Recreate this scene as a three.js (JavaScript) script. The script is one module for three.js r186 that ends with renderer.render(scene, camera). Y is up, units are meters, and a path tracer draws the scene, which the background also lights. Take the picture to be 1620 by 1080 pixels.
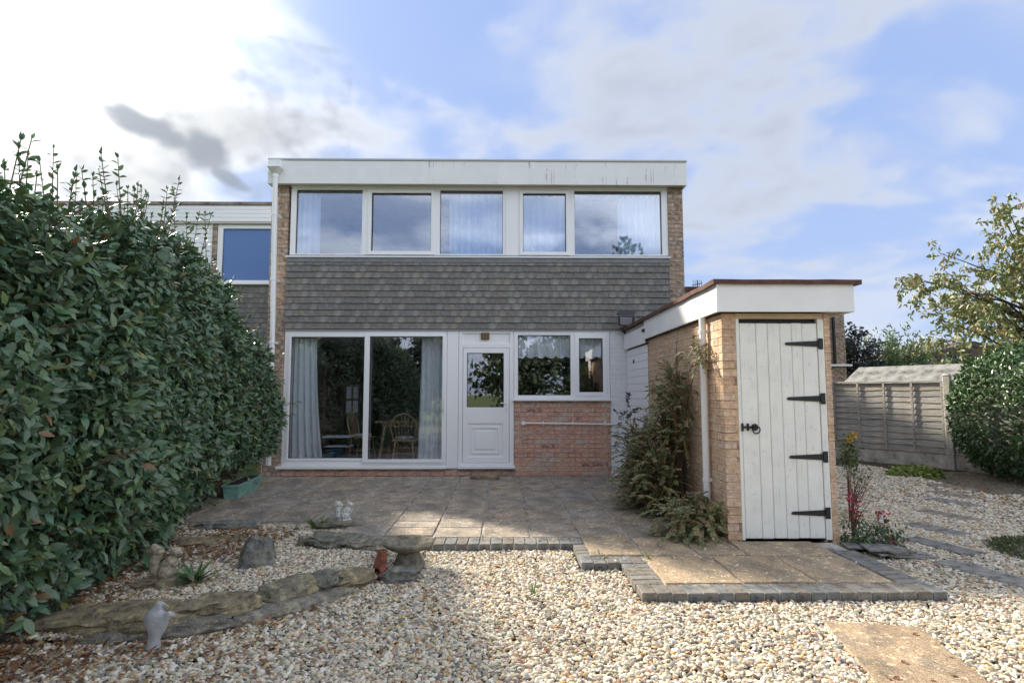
import * as THREE from 'three';
import { mergeGeometries, toCreasedNormals } from 'three/addons/utils/BufferGeometryUtils.js';

// ---------------------------------------------------------------- camera, sky, sun, exposure
const scene = new THREE.Scene();
const camera = new THREE.PerspectiveCamera(59.86, 1024 / 682, 0.05, 900);
const YAW = 0.8 * Math.PI / 180, PITCH = 4.9 * Math.PI / 180;
camera.position.set(0, 1.38, 10);
camera.lookAt(Math.sin(YAW) * Math.cos(PITCH) * 10, 1.38 + Math.sin(PITCH) * 10, 10 - Math.cos(YAW) * Math.cos(PITCH) * 10);
const renderer = new THREE.WebGLRenderer({ antialias: true });
renderer.toneMapping = THREE.LinearToneMapping;
renderer.toneMappingExposure = 4.1;
renderer.shadowMap.enabled = true;

const SUN_AZ = 47.5 * Math.PI / 180, SUN_EL = 33 * Math.PI / 180;
const SUN = new THREE.Vector3(-Math.sin(SUN_AZ) * Math.cos(SUN_EL), Math.sin(SUN_EL), -Math.cos(SUN_AZ) * Math.cos(SUN_EL));
const sun = new THREE.DirectionalLight(new THREE.Color(1, 0.9, 0.76), 2.15);
sun.name = 'sun';
sun.position.copy(SUN).multiplyScalar(60);
sun.castShadow = true; sun.shadow.radius = 5;
sun.shadow.mapSize.set(4096, 4096);
Object.assign(sun.shadow.camera, { left: -22, right: 22, top: 22, bottom: -22, near: 1, far: 140 });
scene.add(sun, sun.target);

// ---------------------------------------------------------------- random numbers and noise
let seed = 12345;
const rnd = () => { seed = (seed + 0x6D2B79F5) | 0; let t = Math.imul(seed ^ (seed >>> 15), 1 | seed); t = (t + Math.imul(t ^ (t >>> 7), 61 | t)) ^ t; return ((t ^ (t >>> 14)) >>> 0) / 4294967296; };
const rr = (a, b) => a + (b - a) * rnd();
const pick = a => a[Math.floor(rnd() * a.length)];
const reseed = s => { seed = s; };
const PERM = new Uint8Array(512);
{ const p = [...Array(256).keys()]; for (let i = 255; i > 0; i--) { const j = Math.floor(rnd() * (i + 1)); [p[i], p[j]] = [p[j], p[i]]; } for (let i = 0; i < 512; i++) PERM[i] = p[i & 255]; }
const fade = t => t * t * (3 - 2 * t), lerp = (a, b, t) => a + (b - a) * t;
const clamp = (x, a = 0, b = 1) => Math.min(b, Math.max(a, x));
const smooth = (a, b, x) => fade(clamp((x - a) / (b - a)));
const mod = (a, n) => ((a % n) + n) % n;
function noise3(x, y, z) {
  const X = Math.floor(x), Y = Math.floor(y), Z = Math.floor(z), u = fade(x - X), v = fade(y - Y), w = fade(z - Z);
  const h = (i, j, k) => PERM[PERM[PERM[(X + i) & 255] + ((Y + j) & 255)] + ((Z + k) & 255)] / 255;
  return lerp(lerp(lerp(h(0, 0, 0), h(1, 0, 0), u), lerp(h(0, 1, 0), h(1, 1, 0), u), v), lerp(lerp(h(0, 0, 1), h(1, 0, 1), u), lerp(h(0, 1, 1), h(1, 1, 1), u), v), w);
}
function fbm3(x, y, z, o = 4) { let s = 0, a = 0.5, t = 0; for (let i = 0; i < o; i++) { s += a * noise3(x, y, z); t += a; a *= 0.5; x = x * 2.03 + 7.1; y = y * 2.03 + 3.7; z = z * 2.03 + 1.3; } return s / t; }
function tnoise(x, y, px, py, s = 0) { // tileable value noise
  const X = Math.floor(x), Y = Math.floor(y), u = fade(x - X), v = fade(y - Y);
  const h = (i, j) => PERM[PERM[(mod(X + i, px) + s * 17) & 255] + (mod(Y + j, py) & 255)] / 255;
  return lerp(lerp(h(0, 0), h(1, 0), u), lerp(h(0, 1), h(1, 1), u), v);
}
function tfbm(u, v, f, o = 5, s = 0) { let r = 0, a = 0.5, t = 0; for (let i = 0; i < o; i++) { r += a * tnoise(u * f, v * f, f, f, s + i); t += a; a *= 0.55; f *= 2; } return r / t; }

// ---------------------------------------------------------------- the sky: air and clouds
{
  const W = 2048, H = 1024, data = new Float32Array(W * H * 4);
  const cloudBank = [ // [azimuth, elevation, half width, half height, tilt] in degrees: the grey bank below the sun
    [-31.5, 21.3, 5.6, 1.25, -14], [-27.4, 20.2, 2.6, 2.0, -35], [-25.6, 18.4, 2.2, 0.7, -25]];
  for (let j = 0; j < H; j++) {
    const el = ((j + 0.5) / H - 0.5) * Math.PI, sy = Math.sin(el), cy = Math.cos(el);
    for (let i = 0; i < W; i++) {
      const th = ((i + 0.5) / W - 0.5) * 2 * Math.PI, x = cy * Math.cos(th), z = cy * Math.sin(th), y = sy;
      const ang = Math.acos(clamp(x * SUN.x + y * SUN.y + z * SUN.z, -1, 1)) * 180 / Math.PI;
      const up = Math.max(y, 0), g = Math.pow(up, 0.55);
      let r = lerp(0.140, 0.070, g), gg = lerp(0.178, 0.106, g), b = lerp(0.243, 0.212, g);
      // haze lit by the sun
      const g1 = 2.4 * Math.exp(-Math.pow(ang / 10.5, 2)), g2 = 0.07 * Math.exp(-Math.pow(ang / 28, 2));
      // clouds on a high sheet
      const k = 1 / (up + 0.16), px = x * k, pz = z * k;
      const wx = fbm3(px * 1.3 + 11, pz * 1.3, 2.2, 3) - 0.5, wz = fbm3(px * 1.3, pz * 1.3 + 31, 5.1, 3) - 0.5;
      const n = fbm3(px * 2.1 + wx * 0.9 + 4.3, pz * 2.1 + wz * 0.9 + 9.4, 12.5, 7);
      const veil = fbm3(px * 0.55 + 2.2 + wx, pz * 0.55 + 8.1 + wz, 9.3, 4);
      const near = smooth(52, 12, ang);
      const d = smooth(0.43, 0.60, n) * 0.8, dv = smooth(0.36, 0.64, veil) * 0.7;
      const thick = smooth(0.53, 0.70, n);
      const shade = 1 - (0.22 + 0.2 * near) * thick;
      let c = 1 - (1 - d) * (1 - dv); c *= smooth(-0.02, 0.10, y) * 0.92 + 0.08;
      const full = 1 + 1.9 * smooth(70, 140, ang); // clouds behind the camera made brighter, added fill for the shaded facade
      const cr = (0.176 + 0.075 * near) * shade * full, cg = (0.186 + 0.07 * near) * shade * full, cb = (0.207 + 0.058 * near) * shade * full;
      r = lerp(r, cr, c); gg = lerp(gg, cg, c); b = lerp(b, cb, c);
      r += (g1 + g2); gg += (g1 + g2) * 0.985; b += (g1 + g2 * 0.9) * 0.94;
      // the small grey bank
      const az = Math.atan2(x, -z) * 180 / Math.PI, e = el * 180 / Math.PI;
      if (az < -15 && az > -45 && e > 10 && e < 30) {
        let m = 0;
        for (const [ca, ce, hw, hh, t] of cloudBank) {
          const da = (az - ca) * Math.cos(el), de = e - ce, ct = Math.cos(t * Math.PI / 180), st = Math.sin(t * Math.PI / 180);
          const a = (da * ct + de * st) / hw, q = (-da * st + de * ct) / hh;
          m = Math.max(m, 1 - Math.sqrt(a * a + q * q));
        }
        m = smooth(-0.1, 0.65, m + 0.9 * (fbm3(az * 0.6, e * 0.9, 3.3, 6) - 0.45)) * 0.85;
        r = lerp(r, 0.088, m); gg = lerp(gg, 0.10, m); b = lerp(b, 0.117, m);
      }
      if (y < 0) { const t = smooth(0, -0.12, y); r = lerp(r, 0.2, t); gg = lerp(gg, 0.21, t); b = lerp(b, 0.2, t); }
      const o = (j * W + i) * 4; data[o] = r; data[o + 1] = gg; data[o + 2] = b; data[o + 3] = 1;
    }
  }
  const sky = new THREE.DataTexture(data, W, H, THREE.RGBAFormat, THREE.FloatType);
  sky.mapping = THREE.EquirectangularReflectionMapping;
  sky.magFilter = sky.minFilter = THREE.LinearFilter; sky.needsUpdate = true;
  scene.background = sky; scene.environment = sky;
}

// ---------------------------------------------------------------- helpers
const usedNames = new Map();
const numbered = n => { const k = usedNames.get(n) || 0; usedNames.set(n, k + 1); return k ? `${n}_${String(k).padStart(3, '0')}` : n; };
function mesh(name, geo, mat, parent) {
  const m = new THREE.Mesh(geo, mat); m.name = parent === scene ? numbered(name) : name; m.castShadow = m.receiveShadow = true; parent.add(m); return m;
}
function thing(name, label, category, pos = [0, 0, 0], group) {
  const g = new THREE.Group(); g.name = numbered(name); g.position.set(...pos); g.userData = { label, category }; if (group) g.userData.group = group; scene.add(g); return g;
}
function tag(o, label, category, group) { o.userData = { label, category }; if (group) o.userData.group = group; return o; }
function part(name, parent, pos = [0, 0, 0]) { const g = new THREE.Group(); g.name = name; g.position.set(...pos); parent.add(g); return g; }
function structure(name, geo, mat) { const m = mesh(name, geo, mat, scene); m.userData = { kind: 'structure' }; return m; }
const stuff = o => { o.userData.kind = 'stuff'; return o; };

function triUV(geo, s = 1, ox = 0, oy = 0) { // uv in metres from the dominant axis of each face
  const g = geo.index ? geo.toNonIndexed() : geo, p = g.attributes.position, uv = new Float32Array(p.count * 2);
  const a = new THREE.Vector3(), b = new THREE.Vector3(), c = new THREE.Vector3();
  for (let i = 0; i < p.count; i += 3) {
    a.fromBufferAttribute(p, i); b.fromBufferAttribute(p, i + 1); c.fromBufferAttribute(p, i + 2);
    const n = b.clone().sub(a).cross(c.clone().sub(a)), ax = Math.abs(n.x), ay = Math.abs(n.y), az = Math.abs(n.z);
    [a, b, c].forEach((v, k) => { const [u, w] = ay >= ax && ay >= az ? [v.x, v.z] : ax >= az ? [v.z, v.y] : [v.x, v.y]; uv[(i + k) * 2] = u * s + ox; uv[(i + k) * 2 + 1] = w * s + oy; });
  }
  g.setAttribute('uv', new THREE.BufferAttribute(uv, 2)); return g;
}
const boxCache = new Map();
function cbox(w, h, d, c = 0.004, uvo = 0) { // box with chamfered edges, 44 triangles, uv in metres
  const key = [w, h, d, c, uvo].map(v => v.toFixed(4)).join();
  if (boxCache.has(key)) return boxCache.get(key);
  c = Math.min(c, w * 0.45, h * 0.45, d * 0.45);
  const W = w / 2, H = h / 2, D = d / 2, P = [], tri = (a, b, e, out) => { const n = [(b[1] - a[1]) * (e[2] - a[2]) - (b[2] - a[2]) * (e[1] - a[1]), (b[2] - a[2]) * (e[0] - a[0]) - (b[0] - a[0]) * (e[2] - a[2]), (b[0] - a[0]) * (e[1] - a[1]) - (b[1] - a[1]) * (e[0] - a[0])]; if (n[0] * out[0] + n[1] * out[1] + n[2] * out[2] < 0) P.push(...a, ...e, ...b); else P.push(...a, ...b, ...e); };
  const quad = (a, b, e, f, o) => { tri(a, b, e, o); tri(a, e, f, o); };
  const X = (s, t, u) => [s * W, t * (H - c), u * (D - c)], Y = (s, t, u) => [s * (W - c), t * H, u * (D - c)], Z = (s, t, u) => [s * (W - c), t * (H - c), u * D];
  for (const s of [-1, 1]) {
    quad(X(s, -1, -1), X(s, 1, -1), X(s, 1, 1), X(s, -1, 1), [s, 0, 0]);
    quad(Y(-1, s, -1), Y(1, s, -1), Y(1, s, 1), Y(-1, s, 1), [0, s, 0]);
    quad(Z(-1, -1, s), Z(1, -1, s), Z(1, 1, s), Z(-1, 1, s), [0, 0, s]);
    for (const t of [-1, 1]) {
      quad(X(s, t, -1), X(s, t, 1), Y(s, t, 1), Y(s, t, -1), [s, t, 0]);
      quad(X(s, -1, t), X(s, 1, t), Z(s, 1, t), Z(s, -1, t), [s, 0, t]);
      quad(Y(-1, s, t), Y(1, s, t), Z(1, s, t), Z(-1, s, t), [0, s, t]);
      for (const u of [-1, 1]) tri(X(s, t, u), Y(s, t, u), Z(s, t, u), [s, t, u]);
    }
  }
  let g = new THREE.BufferGeometry(); g.setAttribute('position', new THREE.Float32BufferAttribute(P, 3)); g.computeVertexNormals(); g = triUV(g, 1, uvo, uvo * 1.7);
  boxCache.set(key, g); return g;
}
// a box given by its limits
function bx(name, x0, x1, y0, y1, z0, z1, mat, parent, c = 0.004) {
  const m = mesh(name, cbox(x1 - x0, y1 - y0, z1 - z0, c, Math.round((x0 * 3.3 + y0 * 1.7 + z0) * 10) / 10), mat, parent); m.position.set((x0 + x1) / 2, (y0 + y1) / 2, (z0 + z1) / 2); return m;
}
const at = (g, x, y, z, rx = 0, ry = 0, rz = 0, s = 1) => { const k = g.clone(); k.applyMatrix4(new THREE.Matrix4().compose(new THREE.Vector3(x, y, z), new THREE.Quaternion().setFromEuler(new THREE.Euler(rx, ry, rz)), typeof s === 'number' ? new THREE.Vector3(s, s, s) : new THREE.Vector3(...s))); return k; };
const flat = g => { let k = g.index ? g.toNonIndexed() : g.clone(); for (const n of Object.keys(k.attributes)) if (!['position', 'normal', 'uv'].includes(n)) k.deleteAttribute(n); if (!k.attributes.uv) k = triUV(k); return k; };
const join = list => mergeGeometries(list.map(flat));
const V = (x, y, z) => new THREE.Vector3(x, y, z);
function tube(pts, r0, r1 = r0, sides = 6, segs = 0, caps = true) { // tapered tube along points
  const curve = pts.length > 2 ? new THREE.CatmullRomCurve3(pts) : new THREE.LineCurve3(pts[0], pts[1]);
  const n = segs || Math.max(1, (pts.length - 1) * 3), fr = curve.computeFrenetFrames(n, false), P = [], N = [], UV = [], I = [];
  const len = curve.getLength();
  for (let i = 0; i <= n; i++) {
    const t = i / n, c = curve.getPointAt(t), r = lerp(r0, r1, t);
    for (let k = 0; k <= sides; k++) { const a = k / sides * Math.PI * 2, d = fr.normals[i].clone().multiplyScalar(Math.cos(a)).addScaledVector(fr.binormals[i], Math.sin(a)); P.push(c.x + d.x * r, c.y + d.y * r, c.z + d.z * r); N.push(d.x, d.y, d.z); UV.push(k / sides * r0 * 6.3, t * len); }
  }
  for (let i = 0; i < n; i++) for (let k = 0; k < sides; k++) { const a = i * (sides + 1) + k, b = a + sides + 1; I.push(a, a + 1, b, b, a + 1, b + 1); }
  if (caps) for (const e of [0, n]) { const c = curve.getPointAt(e / n), q = P.length / 3, s = e ? 1 : -1, tg = fr.tangents[e]; P.push(c.x, c.y, c.z); N.push(tg.x * s, tg.y * s, tg.z * s); UV.push(0, 0); for (let k = 0; k < sides; k++) { const a = e * (sides + 1) + k; e ? I.push(q, a, a + 1) : I.push(q, a + 1, a); } }
  const g = new THREE.BufferGeometry(); g.setAttribute('position', new THREE.Float32BufferAttribute(P, 3)); g.setAttribute('normal', new THREE.Float32BufferAttribute(N, 3)); g.setAttribute('uv', new THREE.Float32BufferAttribute(UV, 2)); g.setIndex(I); return g;
}
const cyl = (r, h, n = 16, r2 = r) => new THREE.CylinderGeometry(r2, r, h, n);
const lathe = (pts, n = 32) => new THREE.LatheGeometry(pts.map(p => new THREE.Vector2(...p)), n);
// smooth mesh of a signed distance field (surface nets)
function sdfMesh(f, lo, hi, cell) {
  const n = [0, 1, 2].map(k => Math.ceil((hi[k] - lo[k]) / cell) + 1), idx = (i, j, k) => (k * n[1] + j) * n[0] + i, F = new Float32Array(n[0] * n[1] * n[2]);
  for (let k = 0; k < n[2]; k++) for (let j = 0; j < n[1]; j++) for (let i = 0; i < n[0]; i++) F[idx(i, j, k)] = f(lo[0] + i * cell, lo[1] + j * cell, lo[2] + k * cell);
  const vid = new Int32Array(F.length).fill(-1), P = [], I = [];
  for (let k = 0; k < n[2] - 1; k++) for (let j = 0; j < n[1] - 1; j++) for (let i = 0; i < n[0] - 1; i++) {
    const c = []; for (let q = 0; q < 8; q++) c.push(F[idx(i + (q & 1), j + ((q >> 1) & 1), k + (q >> 2))]);
    let cnt = 0, sx = 0, sy = 0, sz = 0;
    for (let a = 0; a < 8; a++) for (const b of [a | 1, a | 2, a | 4]) if (b !== a && (c[a] < 0) !== (c[b] < 0)) { const t = c[a] / (c[a] - c[b]); sx += lerp(a & 1, b & 1, t); sy += lerp((a >> 1) & 1, (b >> 1) & 1, t); sz += lerp(a >> 2, b >> 2, t); cnt++; }
    if (cnt) { vid[idx(i, j, k)] = P.length / 3; P.push(lo[0] + (i + sx / cnt) * cell, lo[1] + (j + sy / cnt) * cell, lo[2] + (k + sz / cnt) * cell); }
  }
  const quad = (a, b, c, d, fl) => { if (fl) I.push(a, c, b, a, d, c); else I.push(a, b, c, a, c, d); };
  for (let k = 1; k < n[2] - 1; k++) for (let j = 1; j < n[1] - 1; j++) for (let i = 1; i < n[0] - 1; i++) {
    const s = F[idx(i, j, k)] < 0;
    if (s !== F[idx(i + 1, j, k)] < 0) quad(vid[idx(i, j - 1, k - 1)], vid[idx(i, j, k - 1)], vid[idx(i, j, k)], vid[idx(i, j - 1, k)], !s);
    if (s !== F[idx(i, j + 1, k)] < 0) quad(vid[idx(i - 1, j, k - 1)], vid[idx(i - 1, j, k)], vid[idx(i, j, k)], vid[idx(i, j, k - 1)], !s);
    if (s !== F[idx(i, j, k + 1)] < 0) quad(vid[idx(i - 1, j - 1, k)], vid[idx(i, j - 1, k)], vid[idx(i, j, k)], vid[idx(i - 1, j, k)], !s);
  }
  const g = new THREE.BufferGeometry(); g.setAttribute('position', new THREE.Float32BufferAttribute(P, 3)); g.setIndex(I); g.computeVertexNormals();
  const uv = new Float32Array(P.length / 3 * 2); for (let i = 0; i < P.length / 3; i++) { uv[i * 2] = P[i * 3] + P[i * 3 + 2] * 0.6; uv[i * 2 + 1] = P[i * 3 + 1]; }
  g.setAttribute('uv', new THREE.BufferAttribute(uv, 2)); return g;
}
const capsule = (x, y, z, a, b, ra, rb) => { const bx_ = b[0] - a[0], by = b[1] - a[1], bz = b[2] - a[2], t = clamp(((x - a[0]) * bx_ + (y - a[1]) * by + (z - a[2]) * bz) / (bx_ * bx_ + by * by + bz * bz)); return Math.hypot(x - a[0] - bx_ * t, y - a[1] - by * t, z - a[2] - bz * t) - lerp(ra, rb, t); };
const ell = (x, y, z, c, r) => { const k = Math.hypot((x - c[0]) / r[0], (y - c[1]) / r[1], (z - c[2]) / r[2]); return (k - 1) * Math.min(...r); };
const smin = (a, b, k) => { const h = clamp(0.5 + 0.5 * (b - a) / k); return lerp(b, a, h) - k * h * (1 - h); };

// ---------------------------------------------------------------- textures and materials
function tex(n, fn, srgb = true) { // fn(u, v) -> number or [r, g, b] in 0..1
  const d = new Uint8Array(n * n * 4); let sum = 0;
  for (let j = 0; j < n; j++) for (let i = 0; i < n; i++) { let c = fn((i + 0.5) / n, (j + 0.5) / n); if (typeof c === 'number') c = [c, c, c]; const o = (j * n + i) * 4; for (let k = 0; k < 3; k++) d[o + k] = clamp(c[k]) * 255; sum += Math.pow(clamp(c[1]), 2.2); d[o + 3] = 255; }
  const t = new THREE.DataTexture(d, n, n, THREE.RGBAFormat); t.wrapS = t.wrapT = THREE.RepeatWrapping; t.magFilter = THREE.LinearFilter; t.minFilter = THREE.LinearMipmapLinearFilter; t.generateMipmaps = true; if (srgb) t.colorSpace = THREE.SRGBColorSpace; t.userData.mean = sum / (n * n); t.needsUpdate = true; return t;
}
const rep = (t, m) => { const c = t.clone(); c.repeat.set(1 / m, 1 / m); c.userData = { mean: t.userData.mean }; c.needsUpdate = true; return c; };
const grainT = tex(512, (u, v) => 0.66 + 0.34 * tfbm(u, v, 8, 6) + 0.16 * (tnoise(u * 200, v * 200, 200, 200, 3) - 0.5));
const grainB = tex(512, (u, v) => 0.6 * tfbm(u, v, 16, 5, 2) + 0.4 * tnoise(u * 170, v * 170, 170, 170, 5), false);
const blotchT = tex(512, (u, v) => { const a = tfbm(u, v, 4, 6, 4), b = smooth(0.52, 0.7, tfbm(u, v, 10, 5, 9)); return [0.58 + 0.45 * a + 0.05 * b, 0.58 + 0.43 * a + 0.06 * b, 0.58 + 0.4 * a + 0.03 * b]; });
const woodT = tex(512, (u, v) => { const g = tnoise(u * 60, v * 3, 60, 3, 1) * 0.5 + tnoise(u * 140, v * 5, 140, 5, 6) * 0.3 + tfbm(u, v, 4, 4, 3) * 0.4; return 0.55 + 0.45 * g; });
const woodTH = tex(512, (u, v) => { const g = tnoise(u * 3, v * 60, 3, 60, 1) * 0.5 + tnoise(u * 5, v * 140, 5, 140, 6) * 0.3 + tfbm(u, v, 4, 4, 3) * 0.4; return 0.55 + 0.45 * g; });
const specksT = tex(512, (u, v) => { const a = tfbm(u, v, 5, 6, 7), f = tnoise(u * 128, v * 128, 128, 128, 2), l = smooth(0.62, 0.72, tfbm(u, v, 16, 4, 5)); let c = 0.52 + 0.5 * a + 0.22 * (f - 0.5) - 0.1 * smooth(0.5, 0.35, a); return [c + 0.05 * l, c + 0.045 * l, c - 0.01 * l]; });
const stoneT = tex(512, (u, v) => { const a = tfbm(u, v, 6, 6, 7), c = smooth(0.55, 0.66, tfbm(u, v, 9, 5, 14)), k = smooth(0.42, 0.36, tfbm(u, v, 14, 4, 21)), f = tnoise(u * 128, v * 128, 128, 128, 2); const t = 0.5 + 0.42 * a + 0.2 * (f - 0.5) - 0.11 * k; return [t + 0.13 * c, t + 0.125 * c, t * 0.98 + 0.06 * c]; });
const pavingT = tex(1024, (u, v) => { const a = tfbm(u, v, 5, 6, 3), m = smooth(0.5, 0.68, tfbm(u, v, 9, 6, 11)), s = smooth(0.70, 0.76, tfbm(u, v, 40, 3, 17)), f = tnoise(u * 220, v * 220, 220, 220, 2), g = tnoise(u * 330, v * 330, 330, 330, 6); const t = 0.62 + 0.26 * (a - 0.5) - 0.075 * m + 0.26 * (f - 0.5) + 0.16 * (g - 0.5) + 0.2 * s; return [t + 0.02 * (1 - m), t, t - 0.02 + 0.02 * m]; });
const col = (r, g, b) => new THREE.Color().setRGB(r, g, b);
// the colour given is the mean of colour times map
function M(r, g, b, o = {}) { if (o.map) { const k = 1 / (o.map.userData.mean || 1), m = Math.min(k, 1 / Math.max(r, g, b)); r *= m; g *= m; b *= m; } return new THREE.MeshStandardMaterial({ color: col(r, g, b), roughness: 0.85, ...o }); }
const grain1 = rep(grainT, 0.6), grain2 = rep(grainT, 0.23), bump1 = rep(grainB, 0.35), blot1 = rep(blotchT, 0.9), blot2 = rep(blotchT, 0.3), wood1 = rep(woodT, 0.5), woodH = rep(woodTH, 0.7), speck1 = rep(specksT, 0.7), speck2 = rep(specksT, 0.3), paving1 = rep(pavingT, 1.1);
const rough = (r, g, b, bs = 0.003, map = speck1) => M(r, g, b, { map, bumpMap: bump1, bumpScale: bs, roughness: 0.93 });
const paletteOf = (n, base, spread, bs, map) => Array.from({ length: n }, () => { const k = 1 + rr(-spread, spread), w = rr(-spread, spread) * 0.5; return rough(base[0] * k * (1 + w), base[1] * k, base[2] * k * (1 - w * 1.3), bs, map); });
reseed(77);
const mat = {
  white: M(0.88, 0.885, 0.88, { roughness: 0.32 }), whitePaint: M(0.85, 0.855, 0.84, { map: rep(tex(512, (u, v) => 0.98 - 0.05 * tfbm(u, v, 6, 5, 1)), 1.2), roughness: 0.5 }),
  whiteStained: M(0.84, 0.845, 0.83, { map: rep(tex(512, (u, v) => { const s = smooth(0.74, 0.86, tnoise(u * 90, v * 2, 90, 2, 4)) * smooth(0.52, 0.72, tfbm(u, v, 9, 4, 6)); const k = 0.98 - 0.06 * tfbm(u, v, 6, 5, 1) - 0.17 * s; return [k, k, k * 0.99]; }), 1.7), roughness: 0.5 }),
  doorPaint: M(0.82, 0.83, 0.81, { map: rep(tex(512, (u, v) => { const s = smooth(0.6, 0.75, tnoise(u * 90, v * 4, 90, 4, 8)) * smooth(0.5, 0.7, tfbm(u, v, 7, 5, 2)), f = smooth(0.7, 0.78, tfbm(u, v, 22, 3, 12)); const k = 0.98 - 0.07 * tfbm(u, v, 5, 5, 3) - 0.05 * s - 0.05 * f; return [k, k * 0.995, k * 0.97]; }), 0.8), bumpMap: rep(woodT, 0.5), bumpScale: 0.0012, roughness: 0.62 }),
  mortar: rough(0.33, 0.27, 0.22, 0.003), mortarTan: rough(0.5, 0.36, 0.235, 0.003), mortarRed: rough(0.4, 0.31, 0.26, 0.003),
  trim: M(0.52, 0.54, 0.55, { roughness: 0.5 }), black: M(0.012, 0.012, 0.013, { roughness: 0.5, map: grain2 }), dark: M(0.03, 0.03, 0.032, { roughness: 0.7 }),
  glass: new THREE.MeshPhysicalMaterial({ color: col(0.93, 0.96, 1), roughness: 0, metalness: 0, transmission: 1, thickness: 0, ior: 2.15 }), glassLow: new THREE.MeshPhysicalMaterial({ color: col(0.97, 0.98, 1), roughness: 0, metalness: 0, transmission: 1, thickness: 0, ior: 1.78 }),
  brickRed: [...paletteOf(7, [0.68, 0.40, 0.30], 0.13, 0.003, grain2), ...paletteOf(3, [0.66, 0.48, 0.36], 0.12, 0.003, grain2), rough(0.5, 0.3, 0.25, 0.003, speck2)],
  brickBrown: paletteOf(7, [0.40, 0.29, 0.215], 0.13, 0.003, speck2), brickTan: paletteOf(8, [0.63, 0.45, 0.315], 0.13, 0.003, grain2),
  tile: [...paletteOf(11, [0.2, 0.196, 0.19], 0.09, 0.002, blot2), ...paletteOf(2, [0.215, 0.205, 0.185], 0.1, 0.002, blot2), ...paletteOf(1, [0.25, 0.238, 0.212], 0.1, 0.002, blot2)],
  slab: [...paletteOf(6, [0.33, 0.29, 0.238], 0.12, 0.004, paving1)], slabWarm: paletteOf(3, [0.355, 0.285, 0.195], 0.1, 0.004, paving1), block: paletteOf(5, [0.19, 0.178, 0.158], 0.15, 0.003, speck2),
  slate: paletteOf(4, [0.25, 0.225, 0.19], 0.16, 0.004, speck2), stone: [...paletteOf(4, [0.29, 0.26, 0.195], 0.2, 0.015, rep(stoneT, 0.45)), ...paletteOf(3, [0.27, 0.255, 0.23], 0.15, 0.015, rep(stoneT, 0.45))],
  felt: rough(0.11, 0.055, 0.045, 0.003), feltGrey: rough(0.22, 0.22, 0.21, 0.003), concrete: rough(0.44, 0.425, 0.38, 0.004), fenceWood: paletteOf(5, [0.38, 0.355, 0.31], 0.12, 0.002, woodH),
  soil: rough(0.075, 0.055, 0.04, 0.02), bark: rough(0.09, 0.07, 0.055, 0.01), twig: rough(0.17, 0.105, 0.07, 0.004), pine: M(0.5, 0.39, 0.25, { map: woodH, roughness: 0.6 }),
  oak: M(0.52, 0.34, 0.18, { map: wood1, roughness: 0.4 }), mahogany: M(0.09, 0.04, 0.025, { map: wood1, roughness: 0.35 }), interior: M(0.42, 0.4, 0.36), carpet: rough(0.17, 0.14, 0.12, 0.004), plaster: M(0.42, 0.41, 0.38),
  curtain: new THREE.MeshPhysicalMaterial({ color: col(0.93, 0.95, 0.9), roughness: 0.95, transmission: 0.08, thickness: 0 }), curtainBlue: new THREE.MeshPhysicalMaterial({ color: col(0.86, 0.91, 0.95), roughness: 0.95, transmission: 0.08, thickness: 0 }),
};
const leafMat = (r, g, b, ro = 0.42, tr = 0.3) => new THREE.MeshPhysicalMaterial({ color: col(r, g, b), roughness: ro, transmission: tr, thickness: 0, side: THREE.DoubleSide });

// foliage: leaf blade along +y, face along +z
function leafGeo(len, wid, fold = 0.25, curl = 0.12, seg = 4) {
  const P = [], I = [], UV = [];
  for (let i = 0; i <= seg; i++) { const t = i / seg, w = wid / 2 * Math.pow(Math.sin(Math.PI * Math.pow(clamp(t, 0.03, 0.985), 0.8)), 0.85), z = -curl * len * t * t; for (const s of [-1, 0, 1]) { P.push(s * w, t * len, z + Math.abs(s) * w * fold); UV.push(s * 0.5 + 0.5, t); } }
  for (let i = 0; i < seg; i++) for (const s of [0, 1]) { const a = i * 3 + s; I.push(a, a + 1, a + 3, a + 1, a + 4, a + 3); }
  const g = new THREE.BufferGeometry(); g.setAttribute('position', new THREE.Float32BufferAttribute(P, 3)); g.setAttribute('uv', new THREE.Float32BufferAttribute(UV, 2)); g.setIndex(I); g.computeVertexNormals(); return g;
}
const _y = V(0, 0, 0), _z = V(0, 0, 0), _x = V(0, 0, 0), _m = new THREE.Matrix4();
function basis(axis, normal) { _y.copy(axis).normalize(); _x.copy(_y).cross(normal).normalize(); if (_x.lengthSq() < 0.5) _x.set(1, 0, 0); _z.copy(_x).cross(_y); _m.makeBasis(_x, _y, _z); return new THREE.Quaternion().setFromRotationMatrix(_m); }
const L = (p, axis, normal, s, c) => ({ p, q: basis(axis, normal), s, c });
function foliage(name, geo, material, list, parent) {
  const im = new THREE.InstancedMesh(geo, material, list.length); im.name = parent === scene ? numbered(name) : name; im.castShadow = im.receiveShadow = true;
  const m = new THREE.Matrix4(), s = V(1, 1, 1);
  list.forEach((l, i) => { typeof l.s === 'number' ? s.set(l.s, l.s, l.s) : s.set(...l.s); m.compose(l.p, l.q, s); im.setMatrixAt(i, m); im.setColorAt(i, l.c); });
  im.instanceMatrix.needsUpdate = true; if (im.instanceColor) im.instanceColor.needsUpdate = true; im.userData.kind = 'stuff'; parent.add(im); return im;
}
const rdir = () => { const z = rr(-1, 1), a = rr(0, 6.2832), q = Math.sqrt(1 - z * z); return V(q * Math.cos(a), z, q * Math.sin(a)); };
const tint = (r, g, b, s) => { const k = 1 + rr(-s, s); return col(r * k * (1 + rr(-s, s) * 0.5), g * k, b * k * (1 + rr(-s, s) * 0.5)); };

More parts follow.
